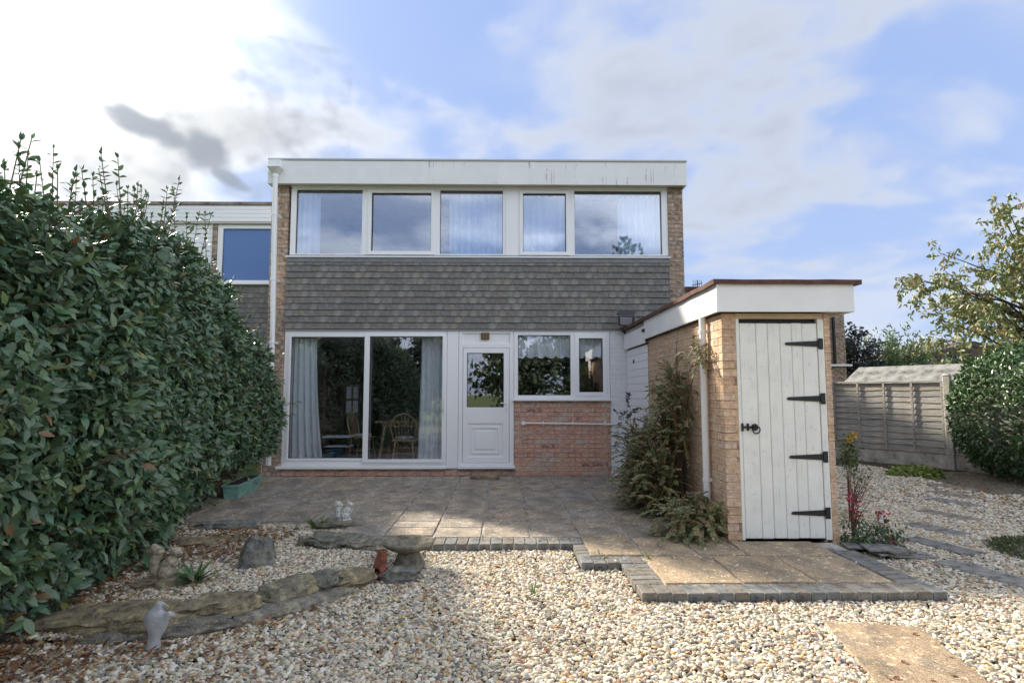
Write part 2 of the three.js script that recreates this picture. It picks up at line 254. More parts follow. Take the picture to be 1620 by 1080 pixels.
// pieces: the first `budget` of them are meshes of their own, the rest one joined part
function pieces(list, name, restName, parent, budget) {
  list.slice(0, budget).forEach(b => { const m = mesh(name, b.g, b.m, b.parent || parent); m.position.set(...b.p); if (b.r) m.rotation.set(...b.r); });
  const rest = list.slice(budget); if (!rest.length) return;
  const by = new Map(); rest.forEach(b => { if (!by.has(b.m)) by.set(b.m, []); by.get(b.m).push(at(b.g, ...b.p, ...(b.r || [0, 0, 0]))); });
  const ms = [...by.keys()], g = mergeGeometries(ms.map(k => join(by.get(k))), true);
  stuff(mesh(restName, g, ms, parent));
}
// brick courses on a wall face; axis 'x' runs along x facing +z, 'z' runs along z facing -x
function courses(out, axis, u0, u1, y0, y1, w, pal, bl = 0.225, ch = 0.075, depth = 0.1, parent) {
  for (let k = 0, y = y0; y + ch * 0.6 <= y1; k++, y += ch) {
    const h = Math.min(ch, y1 - y) - 0.009;
    for (let u = u0 - (k % 2 ? bl / 2 : 0); u < u1 - 0.02; u += bl) {
      const a = Math.max(u, u0) + (u > u0 ? 0.0045 : 0), b = Math.min(u + bl, u1) - (u + bl < u1 ? 0.0045 : 0); if (b - a < 0.03) continue;
      const j = rr(-0.0015, 0.003), len = Math.round((b - a) * 200) / 200;
      const c = (a + b) / 2, g = axis === 'x' ? cbox(len, h, depth, 0.004, Math.floor(rr(0, 4)) * 0.13) : cbox(depth, h, len, 0.004, Math.floor(rr(0, 4)) * 0.13);
      out.push({ g, m: pick(pal), p: axis === 'x' ? [c, y + h / 2 + 0.0045, w - depth / 2 + j] : [w + depth / 2 - j, y + h / 2 + 0.0045, c], r: [0, rr(-0.006, 0.006), rr(-0.004, 0.004)], parent });
    }
  }
}
// ---------------------------------------------------------------- ground
{
  const g = new THREE.PlaneGeometry(500, 500, 1, 1); g.rotateX(-Math.PI / 2); const uv = g.attributes.uv; for (let i = 0; i < uv.count; i++) uv.setXY(i, uv.getX(i) * 500, uv.getY(i) * 500);
  const gm = rep(tex(512, (u, v) => { const a = tfbm(u, v, 6, 6, 3), b = tnoise(u * 120, v * 120, 120, 120, 4); return [0.50 + 0.3 * a, 0.52 + 0.38 * a + 0.1 * b, 0.38 + 0.2 * a]; }), 2.5);
  const gr = structure('ground', g, M(0.13, 0.12, 0.075, { map: gm, roughness: 1 })); gr.position.y = -0.12;
}
// soil under the hedges and along the fence, gravel bed sheets
const sheet = (x0, x1, z0, z1, y, m, name) => { const g = triUV(new THREE.PlaneGeometry(x1 - x0, z1 - z0).rotateX(-Math.PI / 2).translate((x0 + x1) / 2, y, (z0 + z1) / 2)); return structure(name, g, m); };
const gravelSheetMat = M(0.17, 0.15, 0.12, { map: rep(tex(512, (u, v) => { let best = 9, id = 0; const n = 22, X = Math.floor(u * n), Y = Math.floor(v * n); for (let a = -1; a < 2; a++) for (let b = -1; b < 2; b++) { const h = PERM[PERM[mod(X + a, n)] + mod(Y + b, n)], h2 = PERM[h + 7], dx = X + a + 0.2 + 0.6 * h / 255 - u * n, dy = Y + b + 0.2 + 0.6 * h2 / 255 - v * n, d = Math.hypot(dx, dy); if (d < best) { best = d; id = PERM[h2 + 31] / 255; } } const k = 0.55 + 0.5 * id; return [k, k * 0.97, k * 0.9]; }), 0.66), bumpMap: rep(grainB, 0.3), bumpScale: 0.01, roughness: 0.95 });
sheet(-4, 9.2, -1.2, 14.5, -0.082, gravelSheetMat, 'gravel_ground');
sheet(-8, -3.2, 0.2, 11.5, -0.072, mat.soil, 'hedge_bed');
sheet(3.2, 12, -6, -1.0, -0.074, mat.soil, 'fence_border');

// hedge outline along z, used by the hedge and by the gravel: [z, x of the face at the foot, height]
const HEDGE = [[0.35, -4.0, 1.5], [0.7, -3.8, 2.0], [1.2, -3.76, 2.35], [2, -3.72, 2.78], [3, -3.6, 3.02], [4, -3.4, 2.98], [5, -3.12, 2.8], [6, -2.93, 2.55], [7, -2.84, 2.5], [8.2, -2.8, 2.55], [9.4, -3.1, 2.2]];
function hedgeAt(z) { for (let i = 0; i < HEDGE.length - 1; i++) { const a = HEDGE[i], b = HEDGE[i + 1]; if (z <= b[0]) { const t = clamp((z - a[0]) / (b[0] - a[0])); return [lerp(a[1], b[1], t), lerp(a[2], b[2], t)]; } } return [HEDGE.at(-1)[1], HEDGE.at(-1)[2]]; }
// the line of the rockery wall
const WALL = [[-2.75, 6.42], [-2.4, 6.4], [-1.98, 6.32], [-1.6, 6.0], [-1.28, 5.6], [-0.95, 5.22], [-0.72, 5.1]];
const wallZ = x => { for (let i = 0; i < WALL.length - 1; i++) if (x <= WALL[i + 1][0]) return lerp(WALL[i][1], WALL[i + 1][1], clamp((x - WALL[i][0]) / (WALL[i + 1][0] - WALL[i][0]))); return WALL.at(-1)[1]; };
const inBed = (x, z) => x < -0.72 && z < wallZ(x) && z > 3.4;

// ---------------------------------------------------------------- patio
reseed(5);
const patio = mesh('patio', join([at(cbox(6.2, 0.1, 3.5, 0.003), -0.9, -0.061, 1.74), at(cbox(3.6, 0.1, 0.97, 0.003), 0.28, -0.0612, 3.96), at(cbox(1.4, 0.1, 0.64, 0.003), 1.37, -0.0614, 4.73), at(cbox(2.08, 0.1, 1.4, 0.003), 2.02, -0.0617, 5.09)]), rough(0.36, 0.335, 0.3, 0.004), scene);
patio.userData = { kind: 'structure' };
const slabs = [];
function slab(x0, x1, z0, z1, pal = mat.slab, top = 0) {
  const w = x1 - x0 - 0.017, d = z1 - z0 - 0.017, h = 0.04, q = v => Math.round(v * 100) / 100;
  slabs.push({ g: cbox(q(w), h, q(d), 0.006, Math.floor(rr(0, 5)) * 0.19), m: pick(pal), p: [(x0 + x1) / 2, top - h / 2 + rr(-0.003, 0.003), (z0 + z1) / 2], r: [rr(-0.005, 0.005), rr(-0.006, 0.006), rr(-0.005, 0.005)] });
}
const colEdges = []; for (let x = -0.68 - 0.47 * 7; x < 2.0; x += 0.47) colEdges.push(x); colEdges.push(2.09);
for (let i = 0; i < colEdges.length - 1; i++) {
  const x0 = Math.max(colEdges[i], -3.97), x1 = colEdges[i + 1], end = x1 < -1.5 ? 3.46 : x1 < -0.6 ? 4.12 : x0 < 0.7 ? 4.19 : 4.84;
  let z = 0.02, k = Math.floor(rr(0, 3));
  while (z < end - 0.05) { let l = [0.6, 0.6, 0.3, 0.45][(k++ + (rnd() < 0.3 ? 1 : 0)) % 4]; if (z + l > end - 0.22) l = end - z; slab(x0, x1, z, z + l, z + l > 4.3 ? mat.slabWarm : mat.slab); z += l; }
}
slab(2.09, 2.87, 4.36, 4.86, mat.slabWarm); slab(1.17, 1.75, 4.86, 5.58, mat.slabWarm); slab(1.75, 2.3, 4.86, 5.58, mat.slabWarm); slab(2.3, 2.87, 4.86, 5.58, mat.slabWarm);
pieces(slabs, 'slab', 'slab_rest', patio, 300);
const blocks = [];
function blockRow(x0, x1, z0, z1, along) {
  const n = Math.round((along === 'x' ? x1 - x0 : z1 - z0) / 0.104);
  for (let i = 0; i < n; i++) {
    const a = i / n, b = (i + 1) / n, X0 = along === 'x' ? lerp(x0, x1, a) : x0, X1 = along === 'x' ? lerp(x0, x1, b) : x1, Z0 = along === 'x' ? z0 : lerp(z0, z1, a), Z1 = along === 'x' ? z1 : lerp(z0, z1, b);
    const q = v => Math.round(v * 100) / 100;
    blocks.push({ g: cbox(q(X1 - X0 - 0.005), 0.06, q(Z1 - Z0 - 0.005), 0.005, Math.floor(rr(0, 4)) * 0.17), m: pick(mat.block), p: [(X0 + X1) / 2, -0.03 + rr(-0.003, 0.003), (Z0 + Z1) / 2], r: [rr(-0.008, 0.008), rr(-0.01, 0.01), rr(-0.01, 0.01)] });
  }
}
blockRow(-0.86, 0.84, 4.195, 4.45, 'x'); blockRow(0.63, 0.84, 4.455, 4.86, 'z'); blockRow(0.63, 1.165, 4.865, 5.065, 'x'); blockRow(0.955, 1.165, 5.07, 5.59, 'z'); blockRow(0.955, 3.085, 5.595, 5.8, 'x'); blockRow(2.88, 3.085, 4.7, 5.59, 'z');
pieces(blocks, 'edging_block', 'edging_block_rest', patio, 300);

// ---------------------------------------------------------------- the house
reseed(11);
const house = thing('terraced_house', 'two storey flat roofed house with white windows, grey hung tiles and red brick panel', 'house');
const shell = part('wall', house);
bx('side_wall', -3.97, -3.72, -0.1, 4.93, -8, -0.09, mat.plaster, shell); bx('side_wall', 2.86, 3.09, -0.1, 4.93, -8, -0.09, mat.brickBrown[0], shell);
bx('rear_wall', -3.72, 2.86, -0.1, 4.93, -8, -7.8, mat.plaster, shell);
bx('partition_wall', -0.93, -0.78, 0.08, 2.3, -7.8, -0.12, mat.plaster, shell); bx('partition_wall', 0.08, 0.2, 2.55, 4.93, -7.8, -0.12, mat.plaster, shell);
bx('ground_floor', -3.72, 2.86, -0.1, 0.08, -7.8, -0.12, mat.carpet, shell); bx('upper_floor', -3.72, 2.86, 2.3, 2.55, -7.8, -0.12, mat.interior, shell);
bx('spandrel_wall', -3.72, 2.86, 2.42, 3.64, -0.118, 0.0, mat.mortar, shell); bx('kitchen_wall', 0.17, 1.8, -0.1, 1.235, -0.118, -0.005, mat.mortarRed, shell);
bx('plinth_wall', -3.72, 0.168, -0.1, 0.118, -0.118, -0.006, mat.mortarRed, shell); bx('return_wall', 1.802, 2.858, -0.1, 2.415, -0.117, -0.002, mat.white, shell);
bx('pier_core', -3.965, -3.705, -0.1, 4.92, -0.088, 0.013, mat.mortar, shell); bx('pier_core', 2.842, 3.085, -0.1, 4.92, -0.088, 0.013, mat.mortar, shell);
const hb = [];
courses(hb, 'x', 0.178, 1.8, 0, 1.235, 0, mat.brickRed);
courses(hb, 'x', -3.985, -3.695, 2.1, 4.92, 0.018, mat.brickBrown); courses(hb, 'x', 2.835, 3.098, 2.4, 4.92, 0.018, mat.brickBrown);
courses(hb, 'x', -3.69, 0.17, 0, 0.118, 0, mat.brickRed.slice(0, 7)); courses(hb, 'x', -3.985, -3.695, 0, 2.1, 0.018, mat.brickBrown);
const whiteBrick = [M(0.78, 0.79, 0.79, { bumpMap: bump1, bumpScale: 0.003, roughness: 0.6 }), M(0.74, 0.75, 0.75, { bumpMap: bump1, bumpScale: 0.003, roughness: 0.6 })];
courses(hb, 'x', 1.806, 2.095, 0, 2.415, 0.002, whiteBrick, 0.145, 0.075);
pieces(hb, 'brick', 'brick_rest', shell, 300);
// hung tiles
const tiles = [], tileG = [cbox(0.1622, 0.185, 0.021, 0.003, 0), cbox(0.1622, 0.185, 0.021, 0.003, 0.11), cbox(0.1622, 0.185, 0.021, 0.003, 0.2)], halfG = cbox(0.078, 0.185, 0.021, 0.003, 0.05);
const tileHanging = part('tile_hanging', house);
for (let r = 0; r < 11; r++) { const y = 2.44 + r * 0.1085, x0 = -3.69 + (r % 2 ? 0.0816 : 0); const n = r % 2 ? 39 : 40; for (let i = 0; i < n; i++) { const x = x0 + 0.0816 + i * 0.1632; tiles.push({ g: pick(tileG), m: pick(mat.tile), p: [x, y + 0.092 + rr(-0.0025, 0.0025), 0.036 + rr(-0.002, 0.003)], r: [-0.19 + rr(-0.012, 0.008), 0, rr(-0.008, 0.008)] }); } if (r % 2) for (const x of [-3.65, 2.80]) tiles.push({ g: halfG, m: pick(mat.tile), p: [x, y + 0.092, 0.036], r: [-0.19, 0, 0] }); }
for (let i = tiles.length - 1; i > 0; i--) { const j = Math.floor(rnd() * (i + 1)); [tiles[i], tiles[j]] = [tiles[j], tiles[i]]; }
pieces(tiles, 'tile', 'tile_rest', tileHanging, 300);
bx('lead_flashing', -3.68, 2.83, 3.58, 3.655, 0.055, 0.062, M(0.2, 0.21, 0.22, { roughness: 0.5, map: grain1 }), tileHanging, 0.002).rotation.x = -0.1;
// roof, fascia, drip trim, soffit
const roof = part('roof', house);
bx('roof_deck', -3.97, 3.09, 4.96, 5.3, -8.1, 0.17, mat.feltGrey, roof); bx('drip_trim', -4.0, 3.13, 5.297, 5.332, -0.0, 0.222, mat.trim, roof, 0.008); bx('soffit', -3.975, 3.09, 4.925, 4.955, -0.11, 0.174, M(0.62, 0.6, 0.56), roof);
const fascia = part('fascia', house);
for (const [a, b, m] of [[-3.998, -1.42, mat.whitePaint], [-1.416, 0.49, mat.whiteStained], [0.494, 3.122, mat.whiteStained]]) bx('fascia_board', a, b, 4.895, 5.295, 0.178, 0.2, m, fascia, 0.003);
bx('fascia_board', -3.999, -3.977, 4.895, 5.29, -8.1, 0.176, mat.whitePaint, fascia); bx('fascia_board', 3.098, 3.123, 4.895, 5.29, -8.1, 0.176, mat.whitePaint, fascia);
for (const x of [-1.418, 0.492]) bx('joint_strip', x - 0.03, x + 0.03, 4.897, 5.29, 0.2005, 0.204, mat.whitePaint, fascia, 0.002);

function frameGeo(x0, x1, y0, y1, holes, depth, bev = 0.004) {
  const s = new THREE.Shape([[x0 + bev, y0 + bev], [x1 - bev, y0 + bev], [x1 - bev, y1 - bev], [x0 + bev, y1 - bev]].map(p => new THREE.Vector2(...p)));
  for (const [a, b, c, d] of holes) s.holes.push(new THREE.Path([[a - bev, c - bev], [a - bev, d + bev], [b + bev, d + bev], [b + bev, c - bev]].map(p => new THREE.Vector2(...p))));
  const g = new THREE.ExtrudeGeometry(s, { depth: depth - 2 * bev, bevelThickness: bev, bevelSize: bev, bevelSegments: 1 }); g.translate(0, 0, bev); return g;
}
function windowPart(parent, name, x0, x1, y0, y1, z, panes, glass = mat.glass) { // panes: [x0, x1, y0, y1, sash width or 0]
  const w = part(name, parent);
  mesh('frame', frameGeo(x0, x1, y0, y1, panes.map(p => p.slice(0, 4)), 0.07), mat.white, w).position.z = z - 0.07;
  for (const [a, b, c, d, s] of panes) {
    if (s) mesh('sash', frameGeo(a - 0.012, b + 0.012, c - 0.012, d + 0.012, [[a + s, b - s, c + s, d - s]], 0.05, 0.005), mat.white, w).position.z = z - 0.033;
    const k = s || 0; mesh('gasket', frameGeo(a + k - 0.004, b - k + 0.004, c + k - 0.004, d - k + 0.004, [[a + k + 0.007, b - k - 0.007, c + k + 0.007, d - k - 0.007]], 0.016, 0.001), mat.dark, w).position.z = z - (s ? 0.034 : 0.052);
    bx('pane', a + k + 0.001, b - k - 0.001, c + k + 0.001, d - k - 0.001, z - 0.052, z - 0.048, glass, w, 0.0005).rotation.set(rr(-0.001, 0.001), rr(-0.001, 0.001), 0); bx('pane', a + k + 0.001, b - k - 0.001, c + k + 0.001, d - k - 0.001, z - 0.068, z - 0.064, glass, w, 0.0005).rotation.set(rr(-0.001, 0.001), rr(-0.001, 0.001), 0);
  }
  return w;
}
const UY0 = 3.74, UY1 = 4.86;
const wa = windowPart(house, 'window', -3.66, 0.03, 3.685, 4.923, 0.0, [[-3.57, -2.44, UY0, UY1, 0], [-2.33, -1.2, UY0 - 0.01, UY1, 0.055], [-1.1, -0.02, UY0, UY1, 0]]);
const wb = windowPart(house, 'window', 0.245, 2.84, 3.685, 4.923, 0.0, [[0.28, 1.12, UY0 - 0.01, UY1, 0.05], [1.22, 2.73, UY0, UY1, 0]]);
bx('window_post', 0.03, 0.245, 3.69, 4.923, -0.09, 0.012, mat.white, house);
bx('sill', -3.7, 2.85, 3.657, 3.684, -0.02, 0.085, mat.white, wa, 0.006);
// sliding patio door
const pd = windowPart(house, 'patio_door', -3.69, -0.96, 0.17, 2.412, 0.0, [[-3.61, -2.315, 0.26, 2.34, 0.03], [-2.30, -1.02, 0.26, 2.34, 0.0]], mat.glassLow);
{ // meeting stile and inner sash of the sliding leaf
  mesh('sash', frameGeo(-2.34, -0.985, 0.22, 2.355, [[-2.255, -1.03, 0.275, 2.318]], 0.04, 0.004), mat.white, pd).position.z = 0.003;
  bx('threshold', -3.76, -0.95, 0.12, 0.168, -0.1, 0.075, mat.white, pd, 0.006);
  bx('handle', -0.998, -0.985, 1.02, 1.28, 0.045, 0.075, mat.white, pd, 0.004); bx('lock', -1.03, -0.99, 1.085, 1.095, 0.045, 0.07, mat.trim, pd, 0.002);
}
bx('door_post', -0.955, -0.765, 0.12, 2.412, -0.1, 0.006, mat.white, house, 0.006);
// back door
const bd = part('back_door', house);
mesh('frame', frameGeo(-0.76, 0.168, 0.17, 2.412, [[-0.69, 0.095, 0.21, 2.13], [-0.70, 0.105, 2.2, 2.375]], 0.07), mat.white, bd).position.z = -0.07;
bx('top_panel', -0.705, 0.11, 2.195, 2.38, -0.05, -0.03, mat.white, bd); bx('threshold', -0.76, 0.19, 0.12, 0.168, -0.1, 0.075, mat.white, bd, 0.006);
mesh('leaf', frameGeo(-0.685, 0.09, 0.215, 2.125, [[-0.62, 0.0, 1.13, 2.04], [-0.60, -0.02, 0.31, 0.86]], 0.05, 0.005), mat.white, bd).position.z = -0.045;
mesh('gasket', frameGeo(-0.624, 0.004, 1.126, 2.044, [[-0.612, -0.008, 1.138, 2.032]], 0.03, 0.001), mat.dark, bd).position.z = -0.031;
bx('pane', -0.62, 0.0, 1.13, 2.04, -0.028, -0.024, mat.glassLow, bd, 0.0005); bx('pane', -0.62, 0.0, 1.13, 2.04, -0.042, -0.038, mat.glassLow, bd, 0.0005);
bx('lower_panel', -0.61, -0.01, 0.3, 0.87, -0.035, -0.015, mat.white, bd);
{ const fr = join([at(frameGeo(-0.55, -0.07, 0.36, 0.81, [[-0.52, -0.1, 0.39, 0.78]], 0.016, 0.005), 0, 0, -0.015), at(cbox(0.34, 0.31, 0.016, 0.008), -0.31, 0.585, -0.008)]); mesh('raised_moulding', fr, mat.white, bd); }
const hd = part('handle', bd); mesh('handle_plate', at(cbox(0.028, 0.22, 0.012, 0.004), 0.045, 1.16, 0.01), mat.white, hd); mesh('lever', join([at(cyl(0.009, 0.04, 10), 0.045, 1.2, 0.03, Math.PI / 2), at(cbox(0.115, 0.016, 0.014, 0.005), -0.005, 1.2, 0.05)]), mat.white, hd); mesh('keyhole', at(cyl(0.009, 0.006, 10), 0.045, 1.105, 0.017, Math.PI / 2), mat.trim, hd);
const vent = part('air_vent', house); bx('vent_box', -0.385, -0.245, 2.27, 2.385, -0.02, 0.018, M(0.16, 0.1, 0.05), vent, 0.004); for (let k = 0; k < 5; k++) bx('louvre', -0.372, -0.258, 2.282 + k * 0.019, 2.294 + k * 0.019, 0.012, 0.024, M(0.22, 0.15, 0.075), vent, 0.002);
// kitchen window
const kw = windowPart(house, 'kitchen_window', 0.172, 1.795, 1.262, 2.412, 0.0, [[0.24, 1.13, 1.33, 2.345, 0], [1.215, 1.735, 1.325, 2.35, 0.058]], mat.glassLow);
bx('sill', 0.15, 1.815, 1.236, 1.261, -0.03, 0.08, mat.white, kw, 0.006);
bx('head_strip', -3.69, 2.1, 2.413, 2.436, -0.05, 0.03, mat.trim, shell, 0.003);
// overflow pipe on the brick panel
const pipe = part('waste_pipe', house);
mesh('pipe', tube([V(0.33, 0.87, 0.045), V(2.02, 0.845, 0.045)], 0.013, 0.013, 10, 1), mat.white, pipe); mesh('end_cap', at(cyl(0.035, 0.05, 18), 0.33, 0.87, 0.03, Math.PI / 2), mat.white, pipe);
for (const x of [0.66, 1.16, 1.7]) mesh('clip', at(cbox(0.018, 0.07, 0.05, 0.004), x, 0.866, 0.025), mat.white, pipe);
mesh('cable', tube([V(0.27, 1.23, 0.008), V(0.265, 1.05, 0.008), V(0.29, 0.95, 0.008), V(0.25, 0.86, 0.008), V(0.27, 0.78, 0.008), V(0.31, 0.75, 0.008)], 0.006, 0.006, 6), M(0.6, 0.52, 0.45), pipe);
// rainwater pipe and hopper at the left corner
const rwp = part('rainwater_pipe', house);
mesh('pipe', tube([V(-3.845, 5.03, 0.25), V(-3.835, 4.0, 0.235), V(-3.82, 2.4, 0.21), V(-3.82, 0.2, 0.19)], 0.042, 0.042, 14, 30), mat.white, rwp);
mesh('hopper', join([at(cbox(0.22, 0.13, 0.13, 0.008), -3.845, 5.19, 0.268), at(new THREE.CylinderGeometry(0.15, 0.06, 0.09, 4, 1), -3.845, 5.085, 0.262, 0, Math.PI / 4, 0)]), mat.white, rwp);
for (const y of [4.35, 3.25, 2.2, 0.9]) mesh('bracket', join([at(cbox(0.05, 0.035, 0.2, 0.005), -3.82, y, 0.11), at(cyl(0.048, 0.04, 16), -3.82 - (y > 2.4 ? (y - 2.4) * 0.0095 : 0), y, 0.187 + y * 0.0125)]), mat.white, rwp);
mesh('collar', at(cyl(0.05, 0.06, 16), -3.845, 5.01, 0.25), mat.white, rwp);
// floodlight above the white column
const fl = part('floodlight', house, [-0.62, -0.76, 0]); fl.scale.setScalar(1.3);
mesh('lamp_housing', join([at(cbox(0.2, 0.15, 0.09, 0.012), 2.03, 2.56, 0.27, 0.55, -0.35, 0.12), at(cbox(0.23, 0.02, 0.1, 0.004), 2.03, 2.645, 0.25, 0.5, -0.35, 0.12)]), M(0.07, 0.07, 0.07, { roughness: 0.45 }), fl);
mesh('front_glass', at(cbox(0.15, 0.1, 0.01, 0.003), 2.015, 2.535, 0.315, 0.55, -0.35, 0.12), M(0.35, 0.37, 0.38, { roughness: 0.15 }), fl);
mesh('bracket', join([at(cbox(0.24, 0.025, 0.03, 0.004), 2.07, 2.455, 0.22, 0, -0.35), tube([V(2.05, 2.455, 0.2), V(2.07, 2.45, 0.06)], 0.018, 0.018, 8, 1), at(cbox(0.08, 0.1, 0.03, 0.004), 2.07, 2.455, 0.07)]), mat.dark, fl);
mesh('sensor', join([at(new THREE.SphereGeometry(0.03, 12, 8), 2.1, 2.32, 0.24, 0, 0, 0, [1, 0.7, 1]), tube([V(2.1, 2.455, 0.22), V(2.1, 2.33, 0.24)], 0.006, 0.006, 6, 1)]), mat.dark, fl);

// doorstep
tag(bx('doorstep', -0.53, -0.07, 0.0, 0.055, 0.22, 0.46, rough(0.3, 0.25, 0.15, 0.004), scene, 0.008), 'small buff stone doorstep below the white back door', 'step');

// ---------------------------------------------------------------- curtains and furniture behind the glass
reseed(21);
function curtainGeo(w, h, folds, amp, flare = 0, scallop = 0, side = 1) { // hangs from y = 0 down, x from 0 to w
  const nx = folds * 8, ny = 14, g = new THREE.PlaneGeometry(1, 1, nx, ny), p = g.attributes.position, ph = rr(0, 6);
  for (let i = 0; i < p.count; i++) { const u = p.getX(i) + 0.5, v = 0.5 - p.getY(i), ww = w * (1 + flare * v * v); const a = u * folds * 6.2832 + ph + 0.7 * Math.sin(u * 5 + v * 1.5); p.setXYZ(i, (side > 0 ? u : 1 - u) * ww * (side > 0 ? 1 : -1) + (side < 0 ? w : 0) * 1, -v * (h + scallop * Math.abs(Math.sin(u * folds * 3.14))), amp * (Math.sin(a) + 0.3 * Math.sin(a * 2.3 + v * 2)) * (0.55 + 0.45 * v)); }
  const uv = g.attributes.uv; for (let i = 0; i < uv.count; i++) uv.setXY(i, uv.getX(i) * w * 1.5, uv.getY(i) * h); g.computeVertexNormals(); return g;
}
function curtain(x0, x1, top, bottom, z, folds, m, label, flare = 0, side = 1, scallop = 0) { const c = mesh('curtain', curtainGeo(x1 - x0, top - bottom, folds, 0.055, flare, scallop, side), m, scene); c.position.set(x0, top, z); tag(c, label, 'curtain', 'curtains behind the windows'); return c; }
curtain(-3.66, -3.2, 4.82, 3.55, -0.2, 5, mat.curtainBlue, 'pale curtain drawn back at left end of the upstairs windows');
curtain(-0.95, -0.02, 4.82, 3.55, -0.2, 8, mat.curtainBlue, 'pale curtain behind third upstairs pane, left of the wide white post');
curtain(0.25, 1.14, 4.82, 3.55, -0.2, 7, mat.curtainBlue, 'pale curtain filling the narrow upstairs window right of the wide post');
curtain(2.0, 2.76, 4.82, 3.55, -0.2, 7, mat.curtainBlue, 'pale curtain at right end of the upstairs windows beside the brick pier');
curtain(-3.64, -3.2, 2.36, 0.1, -0.2, 5, mat.curtain, 'long white curtain at left side of the sliding patio door', 0.35);
curtain(-1.42, -0.98, 2.36, 0.1, -0.2, 5, mat.curtain, 'long white curtain at right side of the sliding patio door', 0.12, -1);
curtain(0.2, 1.76, 2.36, 2.0, -0.14, 9, mat.curtain, 'short scalloped lace valance across the top of the kitchen window', 0, 1, 0.045);

function windsorChair(x, z, turn, label) {
  const c = thing('dining_chair', label, 'chair', [x, 0.08, z], 'dining chairs inside the patio door'); c.rotation.y = turn;
  mesh('seat', at(cbox(0.42, 0.035, 0.4, 0.014), 0, 0.445, 0), mat.oak, c);
  for (const [sx, sz] of [[-1, -1], [1, -1], [-1, 1], [1, 1]]) mesh('leg', tube([V(sx * 0.15, 0.44, sz * 0.14), V(sx * 0.2, 0, sz * 0.2)], 0.02, 0.014, 8, 1), mat.oak, c);
  mesh('stretcher', join([tube([V(-0.18, 0.2, -0.17), V(-0.18, 0.2, 0.17)], 0.01, 0.01, 6, 1), tube([V(0.18, 0.2, -0.17), V(0.18, 0.2, 0.17)], 0.01, 0.01, 6, 1), tube([V(-0.18, 0.2, 0), V(0.18, 0.2, 0)], 0.01, 0.01, 6, 1)]), mat.oak, c);
  const hoop = []; for (let i = 0; i <= 12; i++) { const a = Math.PI * (1.12 - 1.24 * i / 12); hoop.push(V(Math.cos(a) * 0.225, 0.66 + Math.sin(a) * 0.26, 0.19 + 0.06 * Math.sin(a))); } hoop.unshift(V(-0.17, 0.45, 0.15)); hoop.push(V(0.17, 0.45, 0.15));
  mesh('hoop_back', tube(hoop, 0.015, 0.015, 8, 40), mat.oak, c);
  for (let k = -2.5; k <= 2.5; k++) mesh('spindle', tube([V(k * 0.05, 0.45, 0.16), V(k * 0.066, 0.9 - 0.012 * k * k, 0.245)], 0.008, 0.007, 6, 1), mat.oak, c);
  mesh('cushion', at(new THREE.SphereGeometry(1, 16, 8), 0, 0.485, 0, 0, 0, 0, [0.19, 0.032, 0.18]), mat.curtain, c);
  return c;
}
windsorChair(-1.78, -0.85, 0, 'wooden hoop back chair with its back to the patio door'); windsorChair(-2.72, -1.55, -1.75, 'wooden hoop back chair at left end of the dining table'); windsorChair(-1.45, -2.75, Math.PI, 'wooden hoop back chair on far side of the dining table');
const table = thing('dining_table', 'wooden dining table with splayed legs inside the patio door', 'table', [-1.75, 0.08, -1.75]);
mesh('table_top', at(cbox(1.35, 0.035, 0.95, 0.012), 0, 0.74, 0), mat.oak, table); mesh('apron', join([at(cbox(1.05, 0.08, 0.02), 0, 0.68, 0.36), at(cbox(1.05, 0.08, 0.02), 0, 0.68, -0.36)]), mat.oak, table);
for (const [sx, sz] of [[-1, -1], [1, -1], [-1, 1], [1, 1]]) mesh('leg', tube([V(sx * 0.5, 0.72, sz * 0.34), V(sx * 0.6, 0, sz * 0.42)], 0.035, 0.025, 10, 1), mat.oak, table);
const dresser = thing('dresser', 'dark wood dresser with pale paned doors at left of the dining room', 'cupboard', [-3.45, 0.08, -1.75]);
mesh('carcass', join([at(cbox(0.5, 0.8, 1.2, 0.01), 0, 0.4, 0), at(cbox(0.36, 1.25, 1.1, 0.01), -0.07, 1.42, 0)]), mat.mahogany, dresser); mesh('worktop', at(cbox(0.54, 0.03, 1.24, 0.008), 0, 0.815, 0), mat.mahogany, dresser);
const screenP = thing('paned_screen', 'small pale glazed cabinet door with four panes inside the dining room', 'cabinet', [-3.12, 0.92, -2.3]);
mesh('frame', at(frameGeo(-0.16, 0.16, 0, 0.62, [[-0.125, -0.015, 0.04, 0.29], [0.015, 0.125, 0.04, 0.29], [-0.125, -0.015, 0.33, 0.58], [0.015, 0.125, 0.33, 0.58]], 0.03), 0, 0, 0, 0, 0.5), mat.mahogany, screenP);
for (const [x, y] of [[-0.07, 0.165], [0.07, 0.165], [-0.07, 0.455], [0.07, 0.455]]) mesh('pane', at(cbox(0.112, 0.252, 0.006, 0.001), x * Math.cos(0.5), y, 0.012 - x * Math.sin(0.5), 0, 0.5), mat.curtain, screenP);
const cart = thing('side_table', 'low side table with pale top beside the dresser', 'table', [-3.0, 0.08, -0.95]);
mesh('table_top', at(cbox(0.5, 0.025, 0.4, 0.008), 0, 0.5, 0), mat.curtain, cart); mesh('shelf', at(cbox(0.46, 0.02, 0.36, 0.006), 0, 0.33, 0), mat.white, cart); for (const [sx, sz] of [[-1, -1], [1, -1], [-1, 1], [1, 1]]) mesh('leg', at(cbox(0.03, 0.5, 0.03, 0.004), sx * 0.21, 0.245, sz * 0.16), mat.mahogany, cart);
